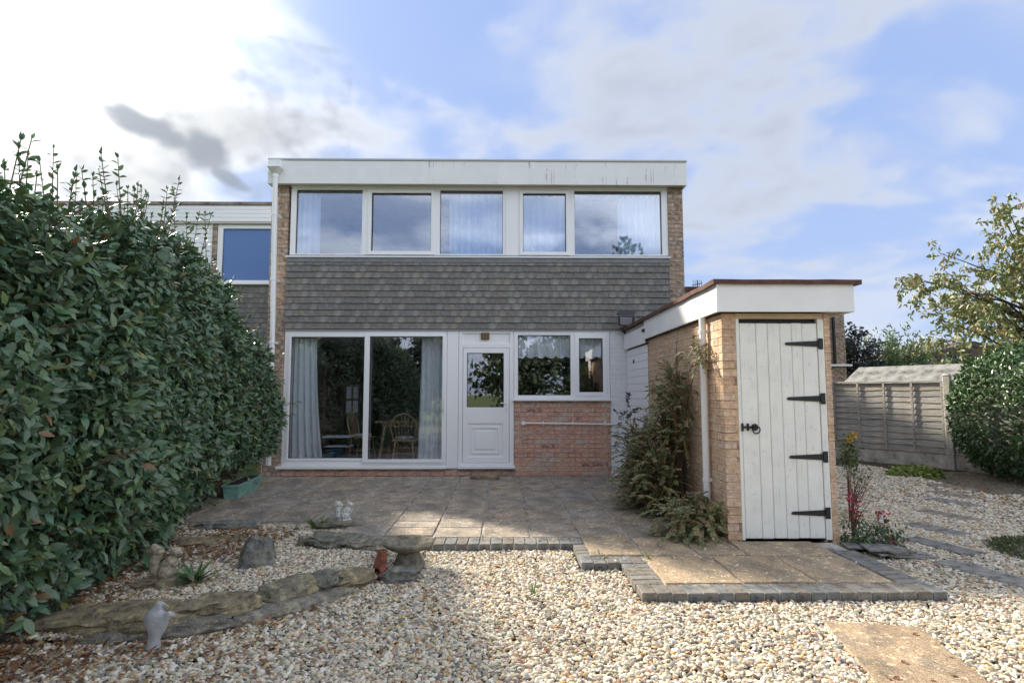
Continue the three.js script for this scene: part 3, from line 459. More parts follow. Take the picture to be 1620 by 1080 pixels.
const sbox = thing('storage_box', 'dark teal storage box on the floor under the side table', 'box', [-3.02, 0.08, -0.86]); mesh('tub', at(new THREE.CylinderGeometry(0.19, 0.16, 0.26, 4, 1), 0, 0.13, 0, 0, Math.PI / 4), M(0.02, 0.09, 0.13, { roughness: 0.4 }), sbox); mesh('lid', at(cbox(0.3, 0.03, 0.3, 0.008), 0, 0.275, 0), M(0.03, 0.12, 0.16, { roughness: 0.4 }), sbox);
// ---------------------------------------------------------------- neighbouring house on the left
reseed(31);
const nb = thing('neighbour_house', 'white boarded neighbouring house behind the tall laurel hedge', 'house');
bx('wall', -12, -4.02, -0.1, 5.0, -8, -2.72, mat.plaster, nb); bx('roof', -12.1, -4.01, 5.36, 5.44, -8.1, -2.62, mat.feltGrey, nb); bx('roof_edge', -12.1, -4.012, 5.395, 5.47, -2.615, -2.54, rough(0.24, 0.2, 0.175, 0.003), nb, 0.01);
const cl = part('cladding', nb);
for (let k = 0; k < 4; k++) bx('cladding_board', -12, -4.02, 5.04 + k * 0.0885, 5.1265 + k * 0.0885, -2.6, -2.57, mat.white, cl, 0.008);
for (let k = 0; k < 13; k++) bx('cladding_board', -12, -6.3, 3.7 + k * 0.1, 3.797 + k * 0.1, -2.718, -2.66, mat.white, cl, 0.008);
bx('soffit', -12, -4.02, 5.002, 5.036, -2.72, -2.58, M(0.55, 0.53, 0.5), nb);
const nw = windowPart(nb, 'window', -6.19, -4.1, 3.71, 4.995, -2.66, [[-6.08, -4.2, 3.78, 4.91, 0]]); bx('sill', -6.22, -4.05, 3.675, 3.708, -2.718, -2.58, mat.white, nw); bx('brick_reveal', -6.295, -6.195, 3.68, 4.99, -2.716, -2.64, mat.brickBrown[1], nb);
bx('painted_sky_reflection', -6.12, -4.15, 3.74, 4.97, -2.715, -2.735 + 0.03, M(0.14, 0.24, 0.5), nw);  // blue panel behind the glass, a sky reflection painted as colour
const nt = part('tile_hanging', nb), ntl = []; for (let r = 0; r < 10; r++) for (let i = 0; i < 14; i++) ntl.push({ g: pick(tileG), m: pick(mat.tile), p: [-6.25 + i * 0.163 + (r % 2) * 0.08, 2.62 + r * 0.108, -2.67], r: [-0.118, 0, 0] }); pieces(ntl, 'tile', 'tile_rest', nt, 140);

// ---------------------------------------------------------------- brick outbuilding
reseed(41);
const shed = thing('brick_outbuilding', 'narrow flat roofed brick outbuilding with white plank door and white fascia', 'outbuilding');
const sw = part('wall', shed);
bx('wall_core', 2.105, 2.2, -0.1, 2.14, 0.02, 4.345, mat.mortarTan, sw); bx('wall_core', 3.091, 3.145, -0.1, 2.14, 0.02, 4.345, mat.mortarTan, sw); bx('pier_core', 2.205, 2.238, -0.1, 2.14, 4.25, 4.345, mat.mortarTan, sw); bx('pier_core', 3.02, 3.048, -0.1, 0.0, 4.25, 4.34, mat.mortar, sw);
const sb = [];
courses(sb, 'x', 2.1, 2.236, 0, 2.14, 4.35, mat.brickTan, 0.225, 0.0763, 0.1); courses(sb, 'x', 3.092, 3.15, 0, 2.14, 4.35, mat.brickTan, 0.225, 0.0763, 0.1);
{ const side = []; courses(side, 'z', 1.44, 4.247, 0, 2.14, 2.1, mat.brickTan, 0.225, 0.0763, 0.1); side.sort((a, b) => b.p[2] - a.p[2]); sb.push(...side); }
pieces(sb, 'brick', 'brick_rest', sw, 300);
bx('end_wall', 2.21, 3.04, -0.1, 2.14, 0.03, 0.12, mat.mortar, sw);
// white boarding in the side wall towards the house
const board = part('boarding', shed);
bx('backing', 2.1035, 2.1045, 0, 2.1, 0.02, 1.438, mat.dark, board, 0.001);
for (let k = 0; k < 18; k++) { const y0 = 0.02 + k * 0.1145, y1 = y0 + 0.111; if (y0 > 1.75) bx('board', 2.082, 2.103, y0, y1, 0.02, 1.435, mat.white, board, 0.006); else { bx('board', 2.082, 2.103, y0, y1, 0.02, 0.5, mat.white, board, 0.006); bx('board', 2.079, 2.103, y0, y1, 0.508, 1.36, mat.white, board, 0.006); bx('board', 2.082, 2.103, y0, y1, 1.368, 1.435, mat.white, board, 0.006); } }
mesh('vent_hole', at(cyl(0.032, 0.012, 16), 2.078, 1.87, 0.56, 0, 0, Math.PI / 2), mat.dark, board);
// roof, fascias
const sr = part('roof', shed);
{ // felt with a slightly wavy drooping edge
  const g = new THREE.BoxGeometry(1.42, 0.045, 4.62, 24, 1, 40), p = g.attributes.position;
  for (let i = 0; i < p.count; i++) { const x = p.getX(i), z = p.getZ(i), e = Math.max(smooth(0.66, 0.71, Math.abs(x)), smooth(2.26, 2.31, z)); p.setY(i, p.getY(i) - 0.012 * e + 0.012 * (noise3(x * 5 + 3, 1.5, z * 5) - 0.5)); p.setX(i, x + 0.01 * (noise3(2, z * 6, 4) - 0.5)); }
  g.computeVertexNormals(); mesh('felt', triUV(g), mat.felt, sr).position.set(2.70, 2.438, 2.17);
}
bx('roof_deck', 2.05, 3.32, 2.16, 2.408, 0.02, 4.42, mat.interior, sr);
const sf = part('fascia', shed);
bx('fascia_board', 2.028, 3.345, 2.142, 2.412, 4.425, 4.45, mat.whitePaint, sf, 0.004); bx('fascia_board', 2.028, 2.048, 2.142, 2.412, 1.5, 4.423, mat.whitePaint, sf, 0.004); bx('fascia_board', 2.032, 2.05, 2.09, 2.34, 0.07, 1.498, mat.whitePaint, sf, 0.004); bx('fascia_board', 3.324, 3.345, 2.142, 2.412, 0.02, 4.423, mat.whitePaint, sf, 0.004);
bx('corner_strip', 2.022, 2.042, 2.138, 2.414, 4.44, 4.456, mat.white, sf, 0.003);
bx('gutter_outlet', 2.0, 2.03, 2.25, 2.29, 1.46, 1.56, mat.dark, sf, 0.004);
// door frame, lintel, door
const sd = part('doorway', shed);
bx('lintel', 2.237, 3.09, 2.088, 2.141, 4.25, 4.346, mat.pine, sd); bx('frame_post', 2.237, 2.268, 0.0, 2.087, 4.26, 4.35, mat.doorPaint, sd); bx('frame_post', 3.03, 3.09, 0.0, 2.087, 4.26, 4.35, mat.doorPaint, sd); bx('dark_gap_strip', 2.269, 3.029, 2.05, 2.087, 4.25, 4.30, mat.dark, sd);  // near-black strip above the door boards stands for shade in the gap
bx('door_backing', 2.27, 3.028, 0.02, 2.06, 4.27, 4.318, mat.dark, sd);
const door = part('door', shed);
{ const ws = [140, 100, 105, 100, 90, 130]; let x = 2.272; const tot = 665; for (const w of ws) { const ww = w / tot * 0.754; bx('door_board', x + 0.001, x + ww - 0.0015, 0.015 + rr(-0.003, 0.003), 2.045 + rr(-0.003, 0.003), 4.32, 4.346 + rr(-0.001, 0.001), mat.doorPaint, door, 0.006); x += ww; } }
const hingeG = (() => { const s = new THREE.Shape(); s.moveTo(0, 0.028); s.lineTo(-0.31, 0.013); s.quadraticCurveTo(-0.335, 0, -0.31, -0.013); s.lineTo(0, -0.028); s.closePath(); const strap = new THREE.ExtrudeGeometry(s, { depth: 0.003, bevelThickness: 0.001, bevelSize: 0.001, bevelSegments: 1 }); const l = [strap, at(cbox(0.04, 0.105, 0.006, 0.001), 0.026, 0, 0.003), at(cyl(0.007, 0.1, 10), 0.003, 0, 0.006)]; for (const x of [-0.29, -0.2, -0.12, -0.04]) l.push(at(new THREE.SphereGeometry(0.007, 8, 6), x, 0, 0.004, 0, 0, 0, [1, 1, 0.5])); for (const y of [-0.035, 0.035]) l.push(at(new THREE.SphereGeometry(0.007, 8, 6), 0.03, y, 0.007, 0, 0, 0, [1, 1, 0.5])); return join(l); })();
for (const y of [1.845, 1.32, 0.77, 0.25]) { const h = mesh('hinge', hingeG, mat.black, door); h.position.set(3.03, y, 4.3515); }
mesh('ring_latch', join([at(cbox(0.02, 0.075, 0.014, 0.003), 2.268, 1.05, 4.358), at(cbox(0.12, 0.018, 0.012, 0.003), 2.33, 1.05, 4.358), at(cbox(0.018, 0.07, 0.02, 0.004), 2.32, 1.052, 4.36), at(cyl(0.034, 0.012, 8), 2.385, 1.05, 4.358, Math.PI / 2), at(new THREE.TorusGeometry(0.034, 0.006, 8, 20), 2.395, 1.025, 4.372, 0.15)]), mat.black, door);
// rainwater pipe on the side wall
const sp = part('rainwater_pipe', shed); mesh('pipe', at(cyl(0.034, 1.84, 16), 2.05, 1.235, 3.95), mat.white, sp); for (const y of [2.0, 0.5]) mesh('bracket', join([at(cyl(0.04, 0.035, 16), 2.05, y, 3.95), at(cbox(0.06, 0.03, 0.05, 0.004), 2.08, y, 3.95)]), mat.white, sp);

// ---------------------------------------------------------------- fence
reseed(51);
const FA = 59.3 * Math.PI / 180; // the fence runs from left-back to right-front
const FD = V(Math.cos(FA), 0, Math.sin(FA)), FP = V(8.5, 0, -1.25);
const fence = thing('garden_fence', 'weathered grey lap panel fence with pale concrete posts beyond the side gravel', 'fence', [FP.x, -0.12, FP.z]); fence.rotation.y = -FA;
function fencePost(k) { const p = part('fence_post', fence, [2.32 * k, 0, 0]); mesh('shaft', at(cbox(0.125, 1.82, 0.11, 0.012), 0, 0.91, 0.02), mat.concrete, p); mesh('cap', at(new THREE.CylinderGeometry(0.05, 0.088, 0.04, 4, 1), 0, 1.84, 0.02, 0, Math.PI / 4), mat.concrete, p); return p; }
const slatShapes = Array.from({ length: 5 }, (_, q) => { const s = new THREE.Shape(), w = 1.09; s.moveTo(-w, 0.15); for (let i = 0; i <= 14; i++) s.lineTo(-w + 2 * w * i / 14, 0.012 * Math.sin(i * 0.9 + q * 2) + 0.016 * (noise3(i * 0.7, q * 3.1, 0.5) - 0.5)); s.lineTo(w, 0.15); s.closePath(); return triUV(new THREE.ExtrudeGeometry(s, { depth: 0.009, bevelEnabled: false })); });
function fencePanel(k) {
  const f = part('fence_panel', fence, [2.32 * (k - 0.5), 0, 0]);
  mesh('gravel_board', at(cbox(2.2, 0.3, 0.05, 0.008), 0, 0.17, 0), mat.concrete, f);
  for (let i = 0; i < 11; i++) { const s = mesh('slat', pick(slatShapes), pick(mat.fenceWood), f); s.position.set(0, 0.33 + i * 0.121, -0.012); s.rotation.x = -0.09 + rr(-0.015, 0.015); }
  for (const x of [-1.06, -0.53, 0.0, 0.53, 1.06]) mesh('batten', at(cbox(0.042, 1.38, 0.022, 0.004), x, 1.01, 0.021), pick(mat.fenceWood), f);
  mesh('top_rail', at(cbox(2.2, 0.03, 0.07, 0.004), 0, 1.715, 0.0), pick(mat.fenceWood), f); mesh('bottom_rail', at(cbox(2.2, 0.035, 0.022, 0.004), 0, 0.34, 0.0295), pick(mat.fenceWood), f);
}
for (const k of [0, -1, 1]) { fencePost(k); fencePanel(k); }

// neighbouring garden shed, brick building and far roof beyond the fence
const gs = thing('garden_shed', 'felt covered garden shed roof rising just behind the fence', 'shed', [9.0, 0, -2.5]); gs.rotation.y = -FA;
mesh('wall', at(cbox(2.7, 1.66, 1.3, 0.01), 0.2, 0.71, 0), pick(mat.fenceWood), gs);
{ const s = new THREE.Shape([[-0.8, 0], [0, 0.42], [0.8, 0], [0.8, -0.03], [0, 0.385], [-0.8, -0.03]].map(p => new THREE.Vector2(...p))); const g = new THREE.ExtrudeGeometry(s, { depth: 3.2, bevelEnabled: false }); g.rotateY(Math.PI / 2); g.translate(-1.4, 1.54, 0); mesh('roof', triUV(g), mat.feltGrey, gs); mesh('roof_batten', at(cbox(3.2, 0.05, 0.02, 0.004), 0.2, 1.535, 0.81), mat.pine, gs); }
const ex = thing('brick_annexe', 'brown brick building with white sill seen behind the outbuilding', 'building');
bx('wall', 5.5, 10.5, -0.1, 4.5, -13, -8.02, mat.mortar, ex); bx('roof', 5.45, 10.58, 4.5, 4.62, -13.1, -7.95, mat.felt, ex); bx('sill', 9.85, 10.62, 2.17, 2.23, -8.02, -7.88, mat.white, ex); bx('drainpipe', 10.1, 10.16, 2.24, 4.48, -7.99, -7.92, mat.black, ex);
{ const l = []; courses(l, 'x', 9.3, 10.5, 1.4, 4.48, -8.0, mat.brickBrown); pieces(l, 'brick', 'brick_rest', ex, 250); }
const fh = thing('far_house', 'low dark tiled roof of a distant house beyond the trees', 'house', [23.2, 0, -22]);
mesh('wall', at(cbox(7, 3, 6, 0.01), 0, 1.4, 0), mat.brickBrown[2], fh); { const s = new THREE.Shape([[-3.8, 0], [0, 1.0], [3.8, 0]].map(p => new THREE.Vector2(...p))); const g = new THREE.ExtrudeGeometry(s, { depth: 6.4, bevelEnabled: false }); g.translate(0, 2.9, -3.2); mesh('roof', triUV(g), rough(0.1, 0.08, 0.07, 0.01), fh); }
const an = thing('television_aerial', 'thin television aerial showing above the outbuilding roof', 'aerial', [9.3, 0, -18]);
mesh('mast', tube([V(0, -0.12, 0), V(0, 6.75, 0)], 0.03, 0.03, 6, 1), mat.dark, an); mesh('crossbar', join([tube([V(-0.25, 6.5, 0), V(0.25, 6.6, 0)], 0.02, 0.02, 6, 1), ...[-0.2, -0.1, 0, 0.1, 0.2].map(x => tube([V(x, 6.3, 0), V(x, 6.75, 0)], 0.013, 0.013, 5, 1))]), mat.dark, an);
// ---------------------------------------------------------------- tall laurel hedge on the left
reseed(61);
const laurel = leafGeo(0.09, 0.042, 0.22, 0.16, 4), laurelMat = leafMat(1, 1, 1, 0.31, 0.28);
function hedgePoint(z, l) { // l runs up the face and back over the top; gives place and outward direction
  const [xf, H] = hedgeAt(z), R = 0.4, face = H - R, arc = R * 1.571;
  let p, n;
  if (l < face) { p = V(xf + 0.24 * Math.sin(Math.PI * clamp(l / H * 1.05)), l, z); n = V(1, 0.12 - 0.35 * (1 - l / H) * (l < 0.4 ? 1 : 0), 0); }
  else if (l < face + arc) { const a = (l - face) / R; p = V(xf - R + 0.06 + R * Math.cos(a), H - R + R * Math.sin(a), z); n = V(Math.cos(a), Math.sin(a), 0); }
  else { p = V(xf - R + 0.06 - (l - face - arc), H, z); n = V(0, 1, 0); }
  const k = (fbm3(p.x * 1.6, p.y * 1.6, p.z * 1.6, 3) - 0.5) * 0.55; p.addScaledVector(n, k);
  return [p, n.normalize()];
}
{
  const hedge = thing('laurel_hedge', 'tall dense dark green laurel hedge filling the left side of the garden', 'hedge');
  const leaves = [], N = 80000, leafColour = () => { const k = rnd(); return k < 0.03 ? tint(0.22, 0.23, 0.07, 0.25) : k < 0.04 ? tint(0.22, 0.13, 0.06, 0.3) : k < 0.3 ? tint(0.15, 0.235, 0.1, 0.25) : tint(0.115, 0.2, 0.11, 0.3); };
  while (leaves.length < N) {
    const z = rr(0.35, 9.4), [, H] = hedgeAt(z), top = 2.6, l = rr(0.02, H - 0.4 + 0.63 + top); if (l > H + 0.6 && rnd() < 0.45) continue; if (z > 7.6 && rnd() < 0.5) continue;
    const [p, n] = hedgePoint(z, l), dep = Math.pow(rnd(), 1.6) * 0.42 - 0.05; p.addScaledVector(n, -dep); if (p.y < 0.0 || (z < 2.75 && p.y < 0.36 + 0.2 * noise3(z * 3, 1, 1))) continue;
    p.add(rdir().multiplyScalar(0.03));
    const axis = n.clone().multiplyScalar(0.55).add(rdir().multiplyScalar(0.75)).add(V(0, -0.28, 0)), nor = n.clone().multiplyScalar(0.65).add(V(0, 0.45, 0)).add(rdir().multiplyScalar(0.5));
    leaves.push({ ...L(p, axis, nor, rr(0.5, 1.25), leafColour()), dep, n });
  }
  // shoots standing up from the top
  const stems = [];
  for (let i = 0; i < 62; i++) {
    const z = i < 50 ? rr(2.6, 6.4) : rr(0.9, 2.6), [xf, H] = hedgeAt(z), b = V(xf - rr(0.0, 0.8), H - 0.15, z), h = rr(0.25, 0.65) * (z > 2.4 ? 1 : 0.45), tip = b.clone().add(V(rr(-0.12, 0.12), h + 0.15, rr(-0.12, 0.12)));
    stems.push(tube([b, tip], 0.006, 0.003, 5, 1));
    for (let t = 0.12; t < 1; t += 0.062 / (h + 0.15)) { const p = b.clone().lerp(tip, t), a = rr(0, 6.28); for (const s of [0, 3.14]) if (rnd() < 0.85) { const d = V(Math.cos(a + s), rr(0.35, 0.9), Math.sin(a + s)); leaves.push({ ...L(p, d, V(0, 1, 0).add(rdir().multiplyScalar(0.5)), rr(0.6, 0.9), leafColour()), dep: 9, n: V(0, 1, 0) }); } }
    for (let k = 0; k < 3; k++) leaves.push({ ...L(tip, V(rr(-0.5, 0.5), 1, rr(-0.5, 0.5)), rdir(), rr(0.4, 0.7), leafColour()), dep: 9, n: V(0, 1, 0) });
  }
  // sprays reaching out at the house end and low down
  for (let i = 0; i < 110; i++) {
    const z = i < 30 ? rr(0.5, 2) : rr(2, 7.4), [, H] = hedgeAt(z), [p, n] = hedgePoint(z, rr(0.15, H)); const tip = p.clone().addScaledVector(n, rr(0.12, 0.3)).add(V(0, rr(-0.1, 0.16), rr(-0.15, 0.15))); p.addScaledVector(n, -0.2);
    stems.push(tube([p, tip], 0.006, 0.003, 5, 1));
    for (let t = 0.4; t <= 1; t += 0.13) { const q = p.clone().lerp(tip, t), d = rdir().multiplyScalar(0.8).add(n); leaves.push({ ...L(q, d, V(0, 1, 0.3).add(rdir().multiplyScalar(0.5)), rr(0.6, 1.05), leafColour()), dep: 9, n }); }
  }
  const near = leaves.map((l, i) => [i, l.dep < 0.06 && l.n.x > 0.5 && l.p.z < 7 && l.p.z > 2.6 && l.p.y > 0.1 && l.p.y < 2.4 ? l.p.distanceTo(camera.position) / l.s : 99]).sort((a, b) => a[1] - b[1]).slice(0, 300).map(a => a[0]), single = new Set(near);
  const lm = [0, 1, 2, 3, 4].map(() => { const m = laurelMat.clone(); m.color.copy(tint(0.125, 0.21, 0.11, 0.3)); return m; });
  for (const i of near) { const l = leaves[i], m = mesh('leaf', laurel, pick(lm), hedge); m.position.copy(l.p); m.quaternion.copy(l.q); m.scale.setScalar(l.s); }
  foliage('foliage', laurel, laurelMat, leaves.filter((_, i) => !single.has(i)), hedge);
  for (let i = 0; i < 14; i++) { const z = 0.8 + i * 0.62, [xf, H] = hedgeAt(z); for (let k = 0; k < 3; k++) { const b = V(xf - rr(0.3, 0.6), -0.1, z + rr(-0.1, 0.1)); stems.push(tube([b, V(b.x + rr(-0.2, 0.3), H * 0.4, z + rr(-0.3, 0.3)), V(xf - rr(0.1, 0.6), H * 0.85, z + rr(-0.4, 0.4))], rr(0.014, 0.026), 0.006, 6)); } }
  mesh('stems', join(stems), mat.twig, hedge);
  // the leafless woody middle of the hedge
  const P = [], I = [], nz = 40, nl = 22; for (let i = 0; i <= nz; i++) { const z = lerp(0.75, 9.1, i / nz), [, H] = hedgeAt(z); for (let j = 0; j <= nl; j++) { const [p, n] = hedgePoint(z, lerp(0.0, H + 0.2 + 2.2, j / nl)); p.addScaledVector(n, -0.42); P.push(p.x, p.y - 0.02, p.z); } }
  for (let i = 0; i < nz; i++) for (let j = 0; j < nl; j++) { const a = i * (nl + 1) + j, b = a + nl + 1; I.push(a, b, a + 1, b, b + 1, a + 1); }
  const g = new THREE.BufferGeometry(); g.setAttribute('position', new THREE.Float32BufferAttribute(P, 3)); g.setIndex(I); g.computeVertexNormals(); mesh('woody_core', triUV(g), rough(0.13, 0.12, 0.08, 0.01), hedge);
}

// ---------------------------------------------------------------- clipped hedge on the right
{
  reseed(71); const h = thing('clipped_hedge', 'rounded clipped evergreen hedge with glossy leaves beside the fence', 'hedge'), leaves = [], c = V(9.72, 1.0, 0.35), R = V(1.95, 1.27, 1.6);
  while (leaves.length < 26000) { const d = rdir(), e = 0.55; const q = V(Math.sign(d.x) * Math.pow(Math.abs(d.x), e + 0.25), Math.sign(d.y) * Math.pow(Math.abs(d.y), e + 0.2), Math.sign(d.z) * Math.pow(Math.abs(d.z), e + 0.25)); const lump = 1 + 0.16 * (fbm3(d.x * 3 + 5, d.y * 3, d.z * 3, 3) - 0.5) - Math.pow(rnd(), 1.5) * 0.2; const p = V(c.x + q.x * R.x * lump, c.y + q.y * R.y * lump, c.z + q.z * R.z * lump); if (p.y < 0 || p.x > 11) continue; leaves.push(L(p, d.clone().multiplyScalar(0.5).add(rdir().multiplyScalar(0.8)), d.clone().multiplyScalar(0.6).add(V(0, 0.5, 0)).add(rdir().multiplyScalar(0.5)), rr(0.7, 1.15), tint(0.065, 0.13, 0.035, 0.3))); }
  foliage('foliage', leafGeo(0.085, 0.04, 0.2, 0.12, 3), leafMat(1, 1, 1, 0.34, 0.3), leaves, h);
  const st = []; for (let i = 0; i < 14; i++) { const b = V(c.x + rr(-0.9, 0.6), -0.12, c.z + rr(-1.2, 1.4)); st.push(tube([b, V(b.x + rr(-0.3, 0.3), 0.8, b.z + rr(-0.3, 0.3)), V(b.x + rr(-0.5, 0.3), 1.7, b.z + rr(-0.4, 0.4))], 0.025, 0.008, 6)); } mesh('stems', join(st), mat.twig, h);
}

// ---------------------------------------------------------------- trees
function tree(name, label, group, o) { // o: base, top (crown centre), R (crown radii), limbs, twigs, per (leaves per twig), leaf geometry and material, tintf, droop, trunk
  const t = thing(name, label, 'tree', o.base, group), wood = [], leaves = [], C = V(...o.top).sub(V(...o.base)), R = V(...o.R), start = V(C.x * 0.6, C.y - R.y * 0.8, C.z * 0.6);
  mesh('trunk', tube([V(0, -0.1, 0), V(C.x * 0.25, start.y * 0.5, C.z * 0.25), start, C.clone().lerp(start, 0.3)], o.trunk, o.trunk * 0.45, 9, 12), mat.bark, t);
  for (let i = 0; i < o.limbs; i++) {
    const d = rdir(); if (o.flatten) d.y *= o.flatten; const len = rr(0.72, 1.05), end = V(C.x + d.x * R.x * len, C.y + d.y * R.y * len, C.z + d.z * R.z * len), from = start.clone().lerp(C, rr(0, 0.9)), mid = from.clone().lerp(end, 0.5).add(V(0, rr(0.05, 0.2) * R.y, 0));
    const curve = new THREE.CatmullRomCurve3([from, mid, end]); wood.push(tube([from, mid, end], o.trunk * 0.22, o.trunk * 0.04, 5, 6, false));
    for (let k = 0; k < o.twigs; k++) {
      const s = k < 3 ? 0.99 : rr(0.3, 1), p = curve.getPoint(s), e = p.clone().add(rdir().multiplyScalar(o.twigLen * rr(0.5, 1))).add(V(0, -o.droop * o.twigLen, 0)); if (k % 3 === 0) wood.push(tube([p, e], o.trunk * 0.035, o.trunk * 0.012, 4, 1, false));
      for (let j = 0; j < o.per; j++) { const q = p.clone().lerp(e, rr(0.15, 1)).add(rdir().multiplyScalar(o.spread)); leaves.push(L(q, rdir().add(V(0, -o.droop * 2, 0)), rdir().add(V(0, 0.5, 0)), rr(0.7, 1.2), o.tintf())); }
    }
  }
  mesh('limbs', join(wood), mat.bark, t); const cr = foliage('crown', o.geo, o.mat, leaves, t); return t;
}
reseed(81);
const treeLeafMat = leafMat(1, 1, 1, 0.55, 0.35);
tree('cherry_tree', 'cherry tree with drooping yellowing leaves above the right hand hedge', undefined, { base: [12.0, -0.1, -2.8], top: [11.7, 3.35, -2.6], R: [2.9, 2.35, 2.2], limbs: 50, twigs: 17, twigLen: 0.8, per: 22, spread: 0.06, droop: 0.35, trunk: 0.16, geo: leafGeo(0.12, 0.052, 0.25, 0.2, 3), mat: treeLeafMat, tintf: () => { const k = rnd(); return k < 0.3 ? tint(0.34, 0.31, 0.11, 0.25) : k < 0.92 ? tint(0.19, 0.25, 0.09, 0.25) : tint(0.36, 0.22, 0.1, 0.25); } });
tree('dark_tree', 'dark leaved small tree beside the brick building beyond the fence', undefined, { base: [11.3, -0.1, -9], top: [11.3, 2.35, -9], R: [0.7, 1.35, 0.8], limbs: 24, twigs: 9, twigLen: 0.35, per: 9, spread: 0.1, droop: 0, trunk: 0.09, geo: leafGeo(0.13, 0.08, 0.2, 0.1, 3), mat: treeLeafMat, tintf: () => tint(0.065, 0.075, 0.07, 0.3) });
tree('garden_tree', 'pale green feathery tree beyond the fence in front of the far roof', undefined, { base: [13.4, -0.1, -10], top: [13.4, 2.0, -10], R: [1.75, 1.25, 1.3], limbs: 46, twigs: 11, twigLen: 0.5, per: 12, spread: 0.1, droop: -0.35, trunk: 0.1, geo: leafGeo(0.15, 0.05, 0.2, 0.1, 3), mat: treeLeafMat, tintf: () => tint(0.13, 0.2, 0.08, 0.25) });
for (const [x, z, h, label] of [[16.5, -13, 2.6, 'dark bushy tree behind the cherry tree beyond the fence'], [19.5, -15, 2.8, 'dark bushy tree at far right behind the cherry tree']]) tree('bushy_tree', label, 'trees beyond the fence', { base: [x, -0.1, z], top: [x, h * 0.55, z], R: [1.7, h * 0.55, 1.5], limbs: 30, twigs: 9, twigLen: 0.5, per: 10, spread: 0.12, droop: 0, trunk: 0.1, geo: leafGeo(0.16, 0.09, 0.2, 0.1, 3), mat: treeLeafMat, tintf: () => tint(0.06, 0.10, 0.04, 0.25) });
// the trees at the bottom of the garden, mirrored in the glass
const backLeaf = leafGeo(0.26, 0.15, 0.2, 0.12, 3);
for (const [x, z, h, r, label] of [[-6.6, 16.5, 5.6, 2.2, 'dense evergreen tree behind the viewer mirrored in the left patio pane'], [-4.0, 18.5, 4.4, 1.7, 'evergreen tree behind the viewer mirrored beside the right patio curtain'], [0.4, 17.5, 4.9, 1.9, 'loose leaved tree behind the viewer mirrored in the back door'], [3.6, 16.5, 4.6, 2.1, 'bushy tree behind the viewer mirrored in the kitchen window'], [6.2, 18, 8.4, 1.9, 'tall tree behind the viewer mirrored in the right upstairs window'], [-11.5, 17, 3.6, 2.2, 'low bushy tree behind the viewer near the left boundary']]) tree('garden_end_tree', label, 'trees at the bottom of the garden', { base: [x, -0.12, z], top: [x, h * 0.56, z], R: [r, h * 0.46, r], limbs: 42, twigs: 9, twigLen: 0.7, per: 9, spread: 0.2, droop: 0.1, trunk: 0.16, geo: backLeaf, mat: treeLeafMat, tintf: () => tint(0.05, 0.085, 0.035, 0.3) });

// ---------------------------------------------------------------- shrubs by the outbuilding
reseed(91);
function sprays(plant, clumps, leafG, m, tintf, stemMat = mat.twig) {
  const st = [], leaves = [];
  for (const { c, r, n, root, len = [0.25, 0.55], step = 0.017, size = [0.7, 1.2], bias = V(-0.4, 0.35, 0), wallX = 2.06 } of clumps) for (let i = 0; i < n; i++) {
    const d = rdir(), k = Math.cbrt(rr(0.05, 1)), b = V(c[0] + d.x * r[0] * k, Math.max(0.02, c[1] + d.y * r[1] * k), c[2] + d.z * r[2] * k), dir = rdir().multiplyScalar(0.8).add(bias).normalize(), l = rr(...len), mid = b.clone().addScaledVector(dir, l * 0.55), tip = b.clone().addScaledVector(dir, l).add(V(0, -l * 0.22, 0));
    for (const q of [b, mid, tip]) { q.x = Math.min(q.x, wallX); q.y = Math.max(q.y, 0.015); }
    const cu = new THREE.CatmullRomCurve3([b, mid, tip]); st.push(tube([b, mid, tip], 0.0025, 0.001, 4, 4, false)); if (root && i % 5 === 0) st.push(tube([V(root[0] + rr(-0.1, 0.1), -0.02, root[2] + rr(-0.25, 0.25)), V(lerp(root[0], b.x, 0.4), b.y * 0.6, lerp(root[2], b.z, 0.5)), b], 0.011, 0.004, 5, 5, false));
    const nst = Math.floor(l / step); for (let j = 2; j < nst; j++) { const t = j / nst, p = cu.getPoint(t), tg = cu.getTangent(t), sd = tg.clone().cross(V(0, 1, 0)).normalize(); for (const s of [-1, 1]) leaves.push(L(p, sd.clone().multiplyScalar(s).addScaledVector(tg, 0.6).add(rdir().multiplyScalar(0.3)), V(-0.35, 0.8, 0.5).add(rdir().multiplyScalar(0.5)), rr(...size), tintf())); }
  }
  mesh('stems', join(st), stemMat, plant); foliage('foliage', leafG, m, leaves, plant);
}
const coto = thing('wall_shrub', 'spreading small leaved shrub growing up the outbuilding side wall', 'shrub');
sprays(coto, [{ c: [1.74, 0.42, 2.9], r: [0.24, 0.5, 0.66], n: 620, root: [1.98, 0, 3.0], len: [0.15, 0.42], bias: V(-0.35, 0.55, 0) }, { c: [1.95, 1.12, 3.15], r: [0.1, 0.5, 0.42], n: 230, root: [2.0, 0, 3.1], bias: V(-0.2, 0.4, 0), len: [0.15, 0.4] }, { c: [1.82, 0.16, 4.12], r: [0.24, 0.13, 0.3], n: 170, root: [1.95, 0, 4.0], bias: V(-0.1, 0.2, 0.35), len: [0.2, 0.42] }, { c: [2.0, 1.8, 3.95], r: [0.05, 0.16, 0.14], n: 26, len: [0.12, 0.3], bias: V(-0.1, -0.1, 0.2) }], leafGeo(0.03, 0.021, 0.15, 0.1, 2), leafMat(1, 1, 1, 0.5, 0.25), () => { const k = rnd(); return k < 0.62 ? tint(0.185, 0.205, 0.075, 0.35) : k < 0.80 ? tint(0.1, 0.155, 0.055, 0.35) : tint(0.38, 0.2, 0.09, 0.3); });
